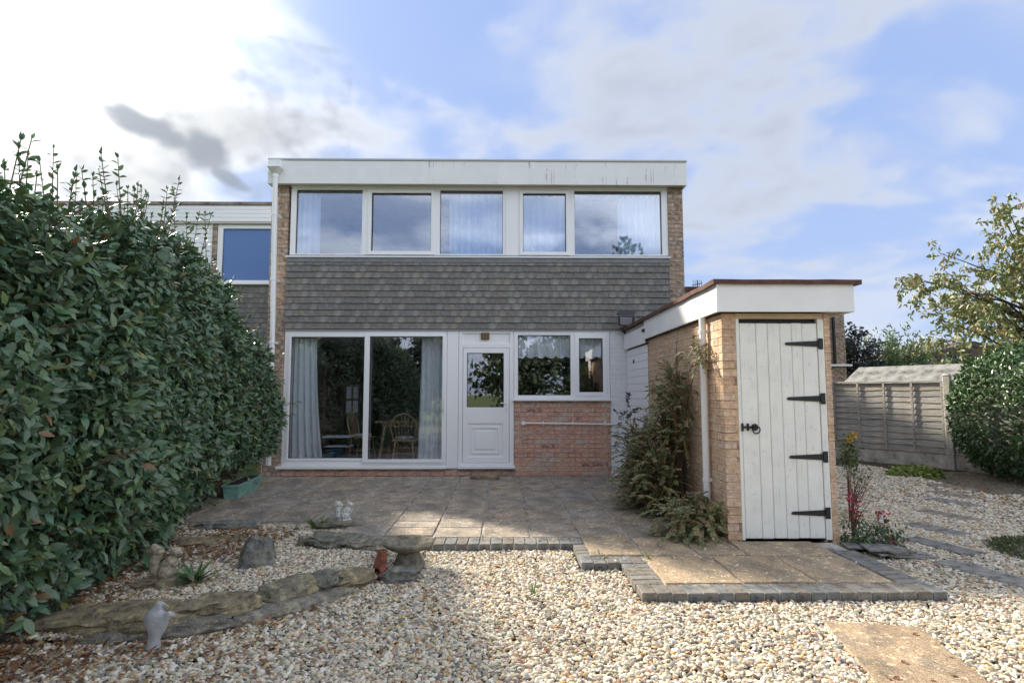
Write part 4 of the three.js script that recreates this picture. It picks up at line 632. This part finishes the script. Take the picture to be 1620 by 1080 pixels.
mesh('climbing_stem', join([tube([V(2.0, 0, 3.1), V(2.05, 0.9, 3.2), V(2.06, 1.4, 3.45), V(2.05, 1.8, 3.9)], 0.012, 0.004, 6), tube([V(2.0, 0, 3.0), V(2.06, 1.0, 2.8), V(2.05, 1.55, 2.6), V(2.0, 1.62, 2.3), V(1.97, 1.4, 2.1)], 0.01, 0.004, 6), tube([V(2.06, 1.1, 3.2), V(2.04, 1.6, 3.05), V(2.03, 1.95, 3.1), V(2.0, 2.0, 3.25)], 0.007, 0.003, 5)]), mat.twig, coto);
const dark = thing('dark_leaved_shrub', 'dark leaved shrub standing in front of the white boarded wall', 'shrub');
sprays(dark, [{ c: [1.83, 0.82, 1.35], r: [0.18, 0.42, 0.2], n: 46, root: [1.9, 0, 1.4], step: 0.04, len: [0.15, 0.35], bias: V(0, 0.3, 0) }], leafGeo(0.055, 0.03, 0.2, 0.1, 3), leafMat(1, 1, 1, 0.35, 0.2), () => rnd() < 0.7 ? tint(0.05, 0.05, 0.045, 0.3) : tint(0.06, 0.09, 0.04, 0.3));

// ---------------------------------------------------------------- small plants
function tuft(name, label, x, y, z, n, h, w, c, group, spread = 0.04, lay = 0.6) {
  const t = thing(name, label, 'plant', [x, y, z], group), g = leafGeo(h, w, 0.3, 0.35, 4), l = []; for (let i = 0; i < n; i++) { const a = rr(0, 6.28), o = V(Math.cos(a), rr(0.5, 1.6) / lay, Math.sin(a)); l.push(L(V(Math.cos(a) * rr(0, spread), 0, Math.sin(a) * rr(0, spread)), o, V(Math.cos(a) * -0.6, 1, Math.sin(a) * -0.6), rr(0.55, 1.1), tint(...c, 0.25))); } foliage('blades', g, leafMat(1, 1, 1, 0.5, 0.35), l, t); return t;
}
reseed(101);
for (const [x, z, n, h, label] of [[0.83, 4.88, 16, 0.1, 'grassy weed in the block edging joint nearest the gravel corner'], [1.22, 4.9, 14, 0.09, 'low weed at the left edge of the tan landing slabs'], [1.42, 4.9, 12, 0.07, 'small weed in the joint of the tan landing slabs'], [0.21, 5.72, 12, 0.11, 'lone weed growing in the middle of the pale gravel'], [-0.2, 4.2, 14, 0.06, 'tiny weed on the patio edging blocks']]) tuft('weed', label, x, -0.03, z, n, h, 0.012, [0.16, 0.24, 0.07], undefined);
tuft('strap_leaf_plant', 'bright green strap leaved plant by the pale grey squirrel ornament', -1.92, -0.02, 3.72, 22, 0.2, 0.03, [0.12, 0.22, 0.05], undefined, 0.05);
tuft('fern', 'bright green fern beside the stone squirrel ornament', -2.3, -0.03, 5.42, 26, 0.2, 0.032, [0.07, 0.17, 0.04], undefined, 0.05, 0.9);
tuft('fern', 'broad leaved green plant at the foot of the laurel hedge', -2.78, -0.03, 5.15, 14, 0.17, 0.07, [0.06, 0.16, 0.04], undefined, 0.06, 0.7);
function mound(name, label, c, r, n, g, tf) { const t = thing(name, label, 'plant', c), l = []; for (let i = 0; i < n; i++) { const d = rdir(); d.y = Math.abs(d.y); const k = rr(0.75, 1.02); l.push(L(V(d.x * r[0] * k, d.y * r[1] * k, d.z * r[2] * k), d.clone().add(rdir()), d.clone().add(V(0, 0.6, 0)).add(rdir().multiplyScalar(0.4)), rr(0.6, 1.2), tf())); } foliage('foliage', g, leafMat(1, 1, 1, 0.55, 0.3), l, t); return t; }
mound('ground_cover_plant', 'low olive green cushion plant at right edge of the gravel', [4.85, -0.08, 4.65], [0.42, 0.13, 0.5], 5200, leafGeo(0.03, 0.016, 0.2, 0.1, 2), () => rnd() < 0.7 ? tint(0.1, 0.15, 0.04, 0.3) : tint(0.18, 0.16, 0.06, 0.3));
mound('yellow_green_plant', 'yellow green leafy plant at the foot of the fence', [7.15, -0.08, -0.35], [0.48, 0.17, 0.25], 900, leafGeo(0.08, 0.04, 0.2, 0.15, 3), () => tint(0.24, 0.30, 0.05, 0.25));
mound('border_plant', 'low dark green plant along the fence border behind the outbuilding', [6.4, -0.08, -1.9], [0.5, 0.14, 0.25], 700, leafGeo(0.06, 0.03, 0.2, 0.15, 3), () => tint(0.07, 0.1, 0.04, 0.25));
{ // flowering stems at the outbuilding corner
  const f = thing('pink_flowering_plant', 'pink flowered plant with dark bare stems at the outbuilding corner', 'plant', [3.3, -0.06, 4.28]), st = [], lv = [], bl = [], pg = (() => { const k = []; for (let i = 0; i < 5; i++) k.push(at(leafGeo(0.02, 0.016, 0.3, -0.3, 2), 0, 0, 0, 0.9, i * 1.257, 0)); k.push(at(new THREE.ConeGeometry(0.008, 0.022, 6, 1, true), 0, -0.005, 0, Math.PI)); return join(k); })();
  for (const [dx, dz, h, n] of [[0.03, 0.02, 0.52, 26], [0.07, 0, 0.44, 18], [0.26, 0.06, 0.34, 8], [0.33, 0.0, 0.3, 7], [0.2, 0.3, 0.14, 5]]) { const p = V(dx, h, dz); st.push(tube([V(dx * 0.3, 0, dz * 0.3), V(dx * 0.6, h * 0.5, dz), p], 0.004, 0.002, 5)); for (let i = 0; i < n; i++) { const q = p.clone().add(V(rr(-0.04, 0.04), -rr(0, 0.24) * (h > 0.4 ? 1 : 0.4), rr(-0.04, 0.04))); bl.push(L(q, rdir().add(V(0, -0.4, 0)), rdir(), rr(0.7, 1.3), tint(0.55, 0.06, 0.13, 0.25))); } }
  for (let i = 0; i < 9; i++) { const a = rr(-0.5, 1.2), h = rr(0.3, 0.75), b = V(0.02, 0.02, 0), m = V(rr(0.02, 0.1), h * 0.6, rr(-0.05, 0.05)), e = V(m.x + rr(-0.06, 0.18), h, rr(-0.1, 0.1)); st.push(tube([b, m, e], 0.006, 0.002, 5)); for (let k = 0; k < 3; k++) st.push(tube([m, V(m.x + rr(-0.05, 0.16), h * rr(0.7, 1), rr(-0.1, 0.1))], 0.003, 0.0012, 4, 1)); }
  for (let i = 0; i < 760; i++) { const p = V(rr(-0.1, 0.36), Math.pow(rnd(), 1.8) * 0.22, rr(-0.06, 0.3)); lv.push(L(p, rdir().add(V(0, 0.3, 0)), V(0, 1, 0).add(rdir().multiplyScalar(0.6)), rr(0.6, 1.2), tint(0.06, 0.12, 0.035, 0.3))); }
  mesh('stems', join(st), mat.twig, f); foliage('foliage', leafGeo(0.055, 0.02, 0.2, 0.15, 3), leafMat(1, 1, 1, 0.5, 0.3), lv, f); foliage('blossoms', pg, leafMat(1, 1, 1, 0.6, 0.3), bl, f);
  const y = thing('yellow_rose', 'yellow flowered rose bush growing behind the outbuilding corner', 'plant', [3.86, -0.08, 3.3]), ys = [], yl = [], yb = []; for (let i = 0; i < 8; i++) { const e = V(rr(-0.18, 0.22), rr(0.6, 0.98), rr(-0.15, 0.15)); ys.push(tube([V(0, 0, 0), V(e.x * 0.4, e.y * 0.6, e.z * 0.4), e], 0.006, 0.003, 5)); for (let k = 0; k < 46; k++) yl.push(L(e.clone().multiplyScalar(rr(0.7, 1.04)).add(rdir().multiplyScalar(0.07)), rdir(), V(0, 1, 0).add(rdir().multiplyScalar(0.6)), rr(0.6, 1.1), tint(0.1, 0.15, 0.045, 0.3))); }
  for (const q of [V(-0.02, 0.93, 0.1), V(0.06, 0.98, 0.05)]) for (let k = 0; k < 22; k++) { const d = rdir(); yb.push(L(q.clone().addScaledVector(d, 0.012), d, rdir(), rr(0.7, 1.1), tint(0.75, 0.5, 0.04, 0.15))); }
  mesh('stems', join(ys), mat.twig, y); foliage('foliage', leafGeo(0.05, 0.03, 0.2, 0.1, 3), leafMat(1, 1, 1, 0.5, 0.3), yl, y); foliage('blossoms', leafGeo(0.035, 0.03, 0.4, -0.3, 3), leafMat(1, 1, 1, 0.6, 0.35), yb, y);
  const w = thing('white_flowering_plant', 'small white flowered plant behind the slate stack', 'plant', [3.6, -0.08, 4.22]), wb = []; for (let i = 0; i < 120; i++) { const p = V(rr(-0.22, 0.22), rr(0.06, 0.11), rr(-0.1, 0.1)); wb.push(L(p, rdir().add(V(0, 0.5, 0)), V(0, 1, 0).add(rdir().multiplyScalar(0.4)), rr(0.7, 1.3), rnd() < 0.55 ? tint(0.7, 0.72, 0.74, 0.08) : tint(0.1, 0.16, 0.07, 0.2))); } for (let i = 0; i < 90; i++) wb.push(L(V(rr(-0.24, 0.24), rr(0, 0.07), rr(-0.12, 0.12)), rdir().add(V(0, 0.6, 0)), rdir(), 1, tint(0.08, 0.13, 0.05, 0.2))); foliage('foliage', leafGeo(0.03, 0.024, 0.2, 0.1, 2), leafMat(1, 1, 1, 0.6, 0.3), wb, w);
}

// ---------------------------------------------------------------- rockery stones
reseed(111);
function rockGeo(sx, sy, sz, s, taper = 0) {
  const g = new THREE.BoxGeometry(1, 1, 1, 18, 10, 12), p = g.attributes.position;
  for (let i = 0; i < p.count; i++) {
    let x = p.getX(i), y = p.getY(i), z = p.getZ(i); const m = Math.max(Math.abs(x), Math.abs(y), Math.abs(z)) * 2, l = Math.hypot(x, y, z) * 1.5, k = lerp(1, m / l, 0.6); x *= k; y *= lerp(k, 1, 0.6); z *= k;
    const an = Math.atan2(z / sx, x / sz), ly = Math.floor((y + 0.5) * 5 + 0.8 * noise3(x * 2.5 + s, z * 2.5, s));
    const ledge = 0.3 * (noise3(ly * 5.3 + s, an * 0.9 + s, s * 2) - 0.5), big = 0.55 * (noise3(an * 1.1 + s, y * 1.5, s) - 0.5), fine = 0.4 * (fbm3(x * 5 + s, y * 5 + s * 2, z * 5, 4) - 0.5), o = (1 + ledge + big + fine) * (1 - taper * (y + 0.5));
    const topN = 0.5 * (fbm3(x * sx * 9 + s, s, z * sz * 9, 4) - 0.5);
    p.setXYZ(i, x * o * sx, (y + (y > 0 ? topN : 0)) * sy, z * o * sz);
  }
  return triUV(toCreasedNormals(g, 0.42), 1, s * 0.3, s * 0.7);
}
function rock(label, x, z, sx, sy, sz, turn, m, y = 0, tilt = 0, taper = 0) { const r = mesh('rockery_stone', rockGeo(sx, sy, sz, rr(1, 60), taper), m, scene); r.position.set(x, y + sy / 2 - 0.05, z); r.rotation.set(tilt, turn, rr(-0.06, 0.06)); tag(r, label, 'stone', 'rockery stones'); return r; }
const foot = mat.stone[5];
rock('broad flat slab stone at the left end of the rockery wall under the hedge', -2.42, 6.2, 0.72, 0.14, 0.3, -0.02, mat.stone[0], -0.03);
rock('long layered stone in the rockery wall right of the silver ornament', -1.82, 6.04, 0.5, 0.12, 0.24, 0.45, mat.stone[1], 0.0);
rock('blocky mossy stone in the middle of the rockery wall', -1.48, 5.72, 0.3, 0.12, 0.22, 0.8, mat.stone[2], 0.0);
rock('small mossy stone right of the middle of the rockery wall', -1.3, 5.56, 0.2, 0.1, 0.17, 0.85, mat.stone[3], 0.02);
rock('flat topped mossy stone near the birdbath end of the rockery wall', -1.14, 5.42, 0.26, 0.1, 0.2, 0.75, mat.stone[0], 0.0);
rock('grey end stone of the rockery wall directly in front of the birdbath', -0.79, 5.3, 0.25, 0.1, 0.2, 0.2, mat.stone[4], -0.02);
rock('low rough grey footing under the left half of the rockery wall', -2.1, 6.28, 0.85, 0.11, 0.18, 0.18, mat.stone[5], -0.06);
rock('low rough grey footing under the right half of the rockery wall', -1.4, 5.86, 0.8, 0.1, 0.17, 0.82, mat.stone[6], -0.06);
rock('flat lichen covered stone in the back row left of the birdbath pot', -1.56, 4.36, 0.42, 0.11, 0.3, 0.0, mat.stone[3], 0.0);
rock('flat pale stone in the back row nearest the terracotta pot', -1.2, 4.4, 0.46, 0.1, 0.28, -0.1, mat.stone[6], -0.01);
rock('upright pointed grey rock standing in the gravel bed', -2.02, 4.97, 0.28, 0.24, 0.2, 0.4, mat.stone[4], -0.02, -0.1, 0.4);
rock('flat mossy slab under the pale grey squirrel ornament', -1.69, 3.6, 0.42, 0.07, 0.26, 0.1, mat.stone[5], 0.02);
rock('dark flat slab at the foot of the hedge behind the upright rock', -2.72, 4.2, 0.62, 0.07, 0.26, 0.5, mat.stone[0], -0.02);
rock('long dark stone edging the patio corner below the green trough', -2.85, 3.62, 0.62, 0.09, 0.2, 0.15, mat.stone[4], -0.01);
rock('flat stone under the tan squirrel ornament', -2.5, 5.45, 0.36, 0.06, 0.2, 0.3, mat.stone[1], 0.0);
rock('small pale stone standing left of the flat lichen covered stone', -1.84, 4.38, 0.1, 0.1, 0.08, 0.4, mat.stone[6], 0.0);

// ---------------------------------------------------------------- ornaments
function squirrelGeo() { // faces +x, about 1 unit tall
  const f = (x, y, z) => { let d = ell(x, y, z, [0.05, 0.28, 0], [0.24, 0.28, 0.19]); d = smin(d, ell(x, y, z, [0.18, 0.5, 0], [0.15, 0.2, 0.13]), 0.1); d = smin(d, ell(x, y, z, [0.3, 0.77, 0], [0.16, 0.13, 0.115]), 0.06); d = smin(d, ell(x, y, z, [0.43, 0.73, 0], [0.08, 0.065, 0.065]), 0.05);
    for (const s of [-1, 1]) { d = smin(d, capsule(x, y, z, [0.22, 0.87, s * 0.07], [0.18, 0.98, s * 0.085], 0.04, 0.014), 0.02); d = smin(d, capsule(x, y, z, [0.2, 0.5, s * 0.1], [0.36, 0.4, s * 0.07], 0.055, 0.04), 0.03); d = smin(d, capsule(x, y, z, [0.36, 0.4, s * 0.07], [0.4, 0.55, s * 0.035], 0.04, 0.035), 0.02); d = smin(d, ell(x, y, z, [0.08, 0.18, s * 0.15], [0.2, 0.17, 0.08]), 0.04); d = smin(d, capsule(x, y, z, [0.1, 0.05, s * 0.14], [0.33, 0.04, s * 0.13], 0.055, 0.035), 0.03); d = Math.max(d, -(Math.hypot(x - 0.36, y - 0.8, z - s * 0.105) - 0.018)); }
    const tail = [[-0.18, 0.08, 0.09], [-0.33, 0.22, 0.13], [-0.34, 0.5, 0.15], [-0.22, 0.76, 0.15], [-0.36, 0.86, 0.12], [-0.5, 0.74, 0.09]]; for (let i = 0; i < tail.length - 1; i++) d = smin(d, capsule(x, y, z * 1.2, [tail[i][0], tail[i][1], 0], [tail[i + 1][0], tail[i + 1][1], 0], tail[i][2], tail[i + 1][2]), 0.03);
    d = smin(d, Math.max(Math.abs(y) - 0.03, Math.hypot(x, z * 1.5) - 0.38), 0.02); return d + 0.006 * (noise3(x * 18, y * 18, z * 18) - 0.5); };
  return sdfMesh(f, [-0.72, -0.08, -0.34], [0.6, 1.06, 0.34], 0.028);
}
const sqg = squirrelGeo();
const sqA = mesh('squirrel_ornament', sqg, rough(0.6, 0.6, 0.57, 0.004, speck2), scene); sqA.scale.setScalar(0.2); sqA.position.set(-1.68, 0.045, 3.6); sqA.rotation.y = 0.15; tag(sqA, 'pale grey squirrel ornament at the front edge of the patio', 'ornament', 'squirrel ornaments');
const sqB = mesh('squirrel_ornament', sqg, rough(0.47, 0.41, 0.3, 0.004, speck2), scene); sqB.scale.setScalar(0.26); sqB.position.set(-2.5, 0.005, 5.46); sqB.rotation.y = -0.1; tag(sqB, 'tan stone squirrel ornament by the hedge, beside the fern', 'ornament', 'squirrel ornaments');
{ // silver figure: narrow flared foot, full body, two raised beaked heads
  const f = (x, y, z) => { let d = Math.max(Math.hypot(x + 0.05, z) - lerp(0.16, 0.1, clamp(y / 0.2)), y - 0.22, -y); d = smin(d, capsule(x, y, z, [-0.05, 0.15, 0], [0.02, 0.42, 0], 0.1, 0.17), 0.06); d = smin(d, ell(x, y, z, [0.0, 0.58, 0], [0.26, 0.24, 0.18]), 0.08); d = smin(d, capsule(x, y, z, [-0.05, 0.7, 0.0], [0.06, 0.9, 0.0], 0.15, 0.085), 0.06); d = smin(d, capsule(x, y, z, [0.06, 0.9, 0.0], [0.17, 0.93, 0.0], 0.08, 0.03), 0.03); d = smin(d, capsule(x, y, z, [0.17, 0.92, 0.0], [0.3, 0.87, 0.0], 0.03, 0.012), 0.02); d = smin(d, capsule(x, y, z, [0.16, 0.55, 0.06], [0.34, 0.74, 0.07], 0.1, 0.065), 0.05); d = smin(d, capsule(x, y, z, [0.34, 0.74, 0.07], [0.5, 0.7, 0.07], 0.06, 0.015), 0.03); return d + 0.012 * (noise3(x * 16, y * 16, z * 16) - 0.5); };
  const s = mesh('silver_ornament', sdfMesh(f, [-0.4, -0.06, -0.3], [0.62, 1.06, 0.34], 0.026), M(0.9, 0.91, 0.92, { roughness: 0.35, metalness: 0, bumpMap: rep(grainB, 0.5), bumpScale: 0.02 }), scene); s.scale.setScalar(0.26); s.position.set(-1.96, -0.055, 6.5); s.rotation.set(0, -0.1, 0.02); tag(s, 'silver painted ornament with two raised beaks leaning on the rockery wall', 'ornament');
}
const bb = thing('birdbath', 'low concrete birdbath with round bowl at the corner of the patio', 'birdbath', [-0.78, -0.055, 5.0]); bb.scale.set(0.95, 0.76, 0.95);
const bathMat = rough(0.2, 0.18, 0.135, 0.006, rep(specksT, 0.25));
mesh('bowl', triUV(lathe([[0.001, 0.196], [0.05, 0.197], [0.085, 0.208], [0.115, 0.238], [0.14, 0.268], [0.17, 0.29], [0.195, 0.298], [0.215, 0.295], [0.222, 0.28], [0.215, 0.258], [0.18, 0.226], [0.12, 0.194], [0.09, 0.18]], 40)), bathMat, bb);
mesh('pedestal', triUV(join([at(cbox(0.26, 0.05, 0.26, 0.012), 0, 0.025, 0), at(new THREE.CylinderGeometry(0.105, 0.175, 0.15, 4, 1), 0, 0.122, 0, 0, Math.PI / 4 + 0.1), at(cyl(0.1, 0.03, 20), 0, 0.2, 0)])), bathMat, bb);
{ const f = (x, y, z) => { let d = capsule(x, y, z, [0, 0.03, 0], [0.03, 0.19, 0], 0.055, 0.034); d = Math.max(d, -y, y - 0.2); d = Math.max(d, -(Math.hypot(x + 0.005, y - 0.055, z - 0.05) - 0.026)); d = Math.max(d, -capsule(x, y, z, [0, 0.04, 0], [0.03, 0.22, 0], 0.042, 0.022)); return d; }; const p = mesh('terracotta_pot', sdfMesh(f, [-0.08, -0.02, -0.08], [0.1, 0.23, 0.08], 0.0055), rough(0.27, 0.095, 0.06, 0.003, speck2), scene); p.position.set(-0.97, -0.05, 5.26); p.scale.setScalar(1.05); tag(p, 'small terracotta pot with a round hole under the birdbath rim', 'pot'); }
const tr = thing('planter_trough', 'green plastic planter trough at the foot of the hedge', 'planter', [-3.6, 0, 1.62]); tr.rotation.y = 0.1;
{ const green = M(0.2, 0.4, 0.33, { roughness: 0.45, map: grain1 }); const g = new THREE.BoxGeometry(0.2, 0.17, 1.0, 1, 1, 1), p = g.attributes.position; for (let i = 0; i < p.count; i++) if (p.getY(i) < 0) { p.setX(i, p.getX(i) * 0.82); p.setZ(i, p.getZ(i) * 0.95); } g.computeVertexNormals(); mesh('tub', at(triUV(g), 0, 0.085, 0), green, tr); mesh('rim', join([at(cbox(0.022, 0.03, 1.04, 0.005), 0.102, 0.165, 0), at(cbox(0.022, 0.03, 1.04, 0.005), -0.102, 0.165, 0), at(cbox(0.19, 0.03, 0.022, 0.005), 0, 0.165, 0.509), at(cbox(0.19, 0.03, 0.022, 0.005), 0, 0.165, -0.509)]), green, tr); mesh('compost', at(cbox(0.186, 0.02, 0.99, 0.004), 0, 0.162, 0), mat.soil, tr); }
tag(bx('wooden_stake', -3.80, -3.745, 0, 0.3, 0.62, 0.665, mat.pine, scene, 0.004), 'short wooden stake beside the drainpipe foot behind the green trough', 'stake');

// ---------------------------------------------------------------- stepping slabs, slates
reseed(121);
const STEPS = [[3.78, 5.2, 0.72, 'nearest dark stepping slab beside the olive cushion plant'], [4.04, 4.37, 0.66, 'second nearest dark stepping slab in the side gravel'], [4.48, 3.68, 0.6, 'third dark stepping slab counted from the viewer'], [5.13, 2.98, 0.66, 'fourth dark stepping slab counted from the viewer'], [5.83, 2.17, 0.6, 'third dark stepping slab counted from the fence end'], [6.26, 1.59, 0.6, 'second dark stepping slab counted from the fence end'], [6.74, 0.93, 0.6, 'dark stepping slab farthest away by the right hand hedge']];
for (const [x, z, l, label] of STEPS) { const s = mesh('stepping_slab', cbox(0.26, 0.05, l, 0.008, Math.floor(rr(0, 4)) * 0.2), pick(mat.slate), scene); s.position.set(x + 0.06, -0.068, z); s.rotation.y = 0.3; tag(s, label, 'slab', 'stepping slabs in the side gravel'); }
const big = mesh('paving_slab', cbox(0.56, 0.05, 1.05, 0.01, 0.4), rough(0.38, 0.3, 0.205, 0.006, paving1), scene); big.position.set(2.17, -0.068, 6.74); big.rotation.y = -0.2; tag(big, 'large tan paving slab lying in the gravel at bottom right', 'slab');
const ss = thing('slate_stack', 'low stack of dark slates at right of the outbuilding door landing', 'slates', [3.42, -0.075, 4.62]); for (let i = 0; i < 11; i++) { const s = mesh('slate', at(cbox(rr(0.24, 0.4), 0.018, rr(0.16, 0.26), 0.004, i * 0.1), 0, 0, 0), pick(mat.slate), ss); s.position.set(rr(-0.14, 0.16), 0.012 + Math.floor(i / 3) * 0.02 + i * 0.002, rr(-0.1, 0.12)); s.rotation.set(rr(-0.05, 0.05), rr(-0.3, 0.5), rr(-0.05, 0.05)); }

// ---------------------------------------------------------------- gravel and fallen leaves
reseed(131);
const inRect = (x, z, a, b, c, d) => x > a && x < b && z > c && z < d;
const onPaving = (x, z) => inRect(x, z, -4, 2.1, -1, 3.47) || inRect(x, z, -1.6, 2.1, -1, 4.13) || inRect(x, z, -0.87, 0.86, 0, 4.46) || inRect(x, z, 0.62, 1.18, 4, 5.07) || inRect(x, z, 0.95, 3.09, 4, 5.81) || inRect(x, z, 2.0, 3.16, -1, 5);
const inSlab = (x, z, cx, cz, w, l, t) => { const dx = x - cx, dz = z - cz, c = Math.cos(t), s = Math.sin(t); return Math.abs(dx * c - dz * s) < w / 2 - 0.012 && Math.abs(dx * s + dz * c) < l / 2 - 0.012; };
const onSlab = (x, z) => inSlab(x, z, 2.17, 6.74, 0.56, 1.05, -0.2) || STEPS.some(s => inSlab(x, z, s[0] + 0.06, s[1], 0.26, s[2], 0.3));
const fenceDist = (x, z) => (x - 8.5) * -0.86 + (z + 1.25) * 0.51;
const okGravel = (x, z) => !onPaving(x, z) && !onSlab(x, z) && x > hedgeAt(z)[0] + 0.02 && z > -2.5 && fenceDist(x, z) > 0.85 + 0.3 * (noise3(x * 2, z * 2, 3) - 0.5) && !(x > 6.9 && z < 1.6 && x > 7.05 - 0.15 * z);
const pebbleCol = () => { const k = rnd(); return k < 0.44 ? tint(0.61, 0.535, 0.395, 0.18) : k < 0.62 ? tint(0.74, 0.69, 0.59, 0.14) : k < 0.80 ? tint(0.38, 0.345, 0.28, 0.28) : k < 0.90 ? tint(0.47, 0.32, 0.16, 0.25) : k < 0.955 ? tint(0.22, 0.20, 0.18, 0.25) : tint(0.36, 0.22, 0.15, 0.2); };
const pebbles = [[], [], []];
function strew(n, x0, x1, z0, z1, y, r0, r1, test) { for (let i = 0; i < n; i++) { const x = rr(x0, x1), z = rr(z0, z1); if (!test(x, z)) continue; const s = rr(r0, r1), bed = inBed(x, z); pebbles[Math.floor(rnd() * 3)].push({ p: V(x, (bed ? -0.03 : y) + rr(-0.012, 0.009), z), q: new THREE.Quaternion().setFromEuler(new THREE.Euler(rr(-0.6, 0.6), rr(0, 6.3), rr(-0.6, 0.6))), s: [s * rr(0.95, 1.7), s * rr(0.42, 0.72), s * rr(0.65, 1.1)], c: pebbleCol() }); } }
strew(185000, -3.4, 4.2, 3.4, 8.4, -0.062, 0.0065, 0.0155, okGravel); strew(40000, 4.2, 5.6, 2.2, 7.5, -0.062, 0.009, 0.017, okGravel); strew(66000, 3.1, 9, -2, 4.6, -0.062, 0.011, 0.019, okGravel); strew(12000, -3.4, 4.5, 8.4, 9.8, -0.062, 0.013, 0.022, okGravel);
strew(160, -3.2, 2.0, 3.0, 4.4, 0.012, 0.005, 0.011, (x, z) => onPaving(x, z) && !inRect(x, z, 2.0, 3.2, 0, 4.4) && (x < -0.9 || z > 4.1)); strew(60, 0.7, 3.0, 4.5, 5.8, 0.012, 0.005, 0.01, (x, z) => onPaving(x, z) && !(x > 2.05 && z < 4.4));
const pebbleGeo = q => { const g = new THREE.IcosahedronGeometry(1, 1), p = g.attributes.position; for (let i = 0; i < p.count; i++) { const x = p.getX(i), y = p.getY(i), z = p.getZ(i), k = 1 + 0.62 * (noise3(x * 1.5 + q * 9, y * 1.5, z * 1.5) - 0.5); p.setXYZ(i, x * k, y * k, z * k); } return toCreasedNormals(g, 0.6); };
const pebMat = M(1, 1, 1, { roughness: 0.78 });
pebbles.forEach((l, q) => { const im = foliage('gravel', pebbleGeo(q), pebMat, l, scene); im.userData = { kind: 'stuff', label: ['pale cream and buff gravel spread over the garden', 'buff gravel stones mixed through the garden gravel', 'flinty gravel stones mixed through the garden gravel'][q], category: 'gravel' }; });
// fallen leaves
const litter = []; const litCol = () => { const k = rnd(); return k < 0.5 ? tint(0.17, 0.075, 0.035, 0.35) : k < 0.8 ? tint(0.26, 0.11, 0.035, 0.3) : tint(0.3, 0.2, 0.07, 0.3); };
const drop = (x, z, y, s) => litter.push({ ...L(V(x, y + rr(0.0, 0.012), z), V(rr(-1, 1), rr(-0.15, 0.25), rr(-1, 1)), V(rr(-0.4, 0.4), 1, rr(-0.4, 0.4)), s, litCol()) });
for (let i = 0; i < 900; i++) { const z = rr(3.5, 7.3), x = hedgeAt(z)[0] + 0.04 + Math.abs(rr(-1, 1) * rr(0, 1)) * 0.55; if (!onPaving(x, z)) drop(x, z, inBed(x, z) ? -0.018 : -0.048, rr(0.5, 1)); }
for (let i = 0; i < 900; i++) { const x = rr(-2.9, -2.1), z = rr(3.7, 4.9); if (rnd() < 0.8 - (x + 2.5) * 0.8) drop(x, z, -0.015, rr(0.5, 1)); }
for (let i = 0; i < 170; i++) { const x = rr(-2.7, -1.2), z = wallZ(x) + 0.12 + Math.abs(rr(-0.35, 0.35)); drop(x, z, -0.045, rr(0.5, 1)); }
for (let i = 0; i < 520; i++) { const x = -2.95 + Math.abs(rr(-1, 1) * rr(0, 1)) * 1.9, z = rr(6.4, 7.6); drop(x, z, -0.045, rr(0.6, 1.15)); }
for (let i = 0; i < 260; i++) { const x = rr(-2.6, 3.6), z = rr(4.9, 7.3); if (!onPaving(x, z) && !inBed(x, z)) drop(x, z, -0.045, rr(0.4, 0.9)); }
for (let i = 0; i < 260; i++) { const z = rr(0.5, 2.6), x = 7.0 - 0.16 * z + rr(-0.35, 0.35); drop(x, z, -0.05, rr(0.5, 1)); } for (let i = 0; i < 160; i++) { const t = rr(-2.6, 0.6), k = rr(0.1, 0.95); drop(8.5 + 0.51 * t - 0.86 * k, -1.25 + 0.86 * t + 0.51 * k, -0.066, rr(0.5, 1)); }
const fall = foliage('fallen_leaves', leafGeo(0.06, 0.03, 0.35, 0.3, 3), leafMat(1, 1, 1, 0.7, 0.15), litter, scene); fall.userData = { kind: 'stuff', label: 'brown fallen leaves scattered below the hedges and over the gravel', category: 'leaves' };

renderer.render(scene, camera);
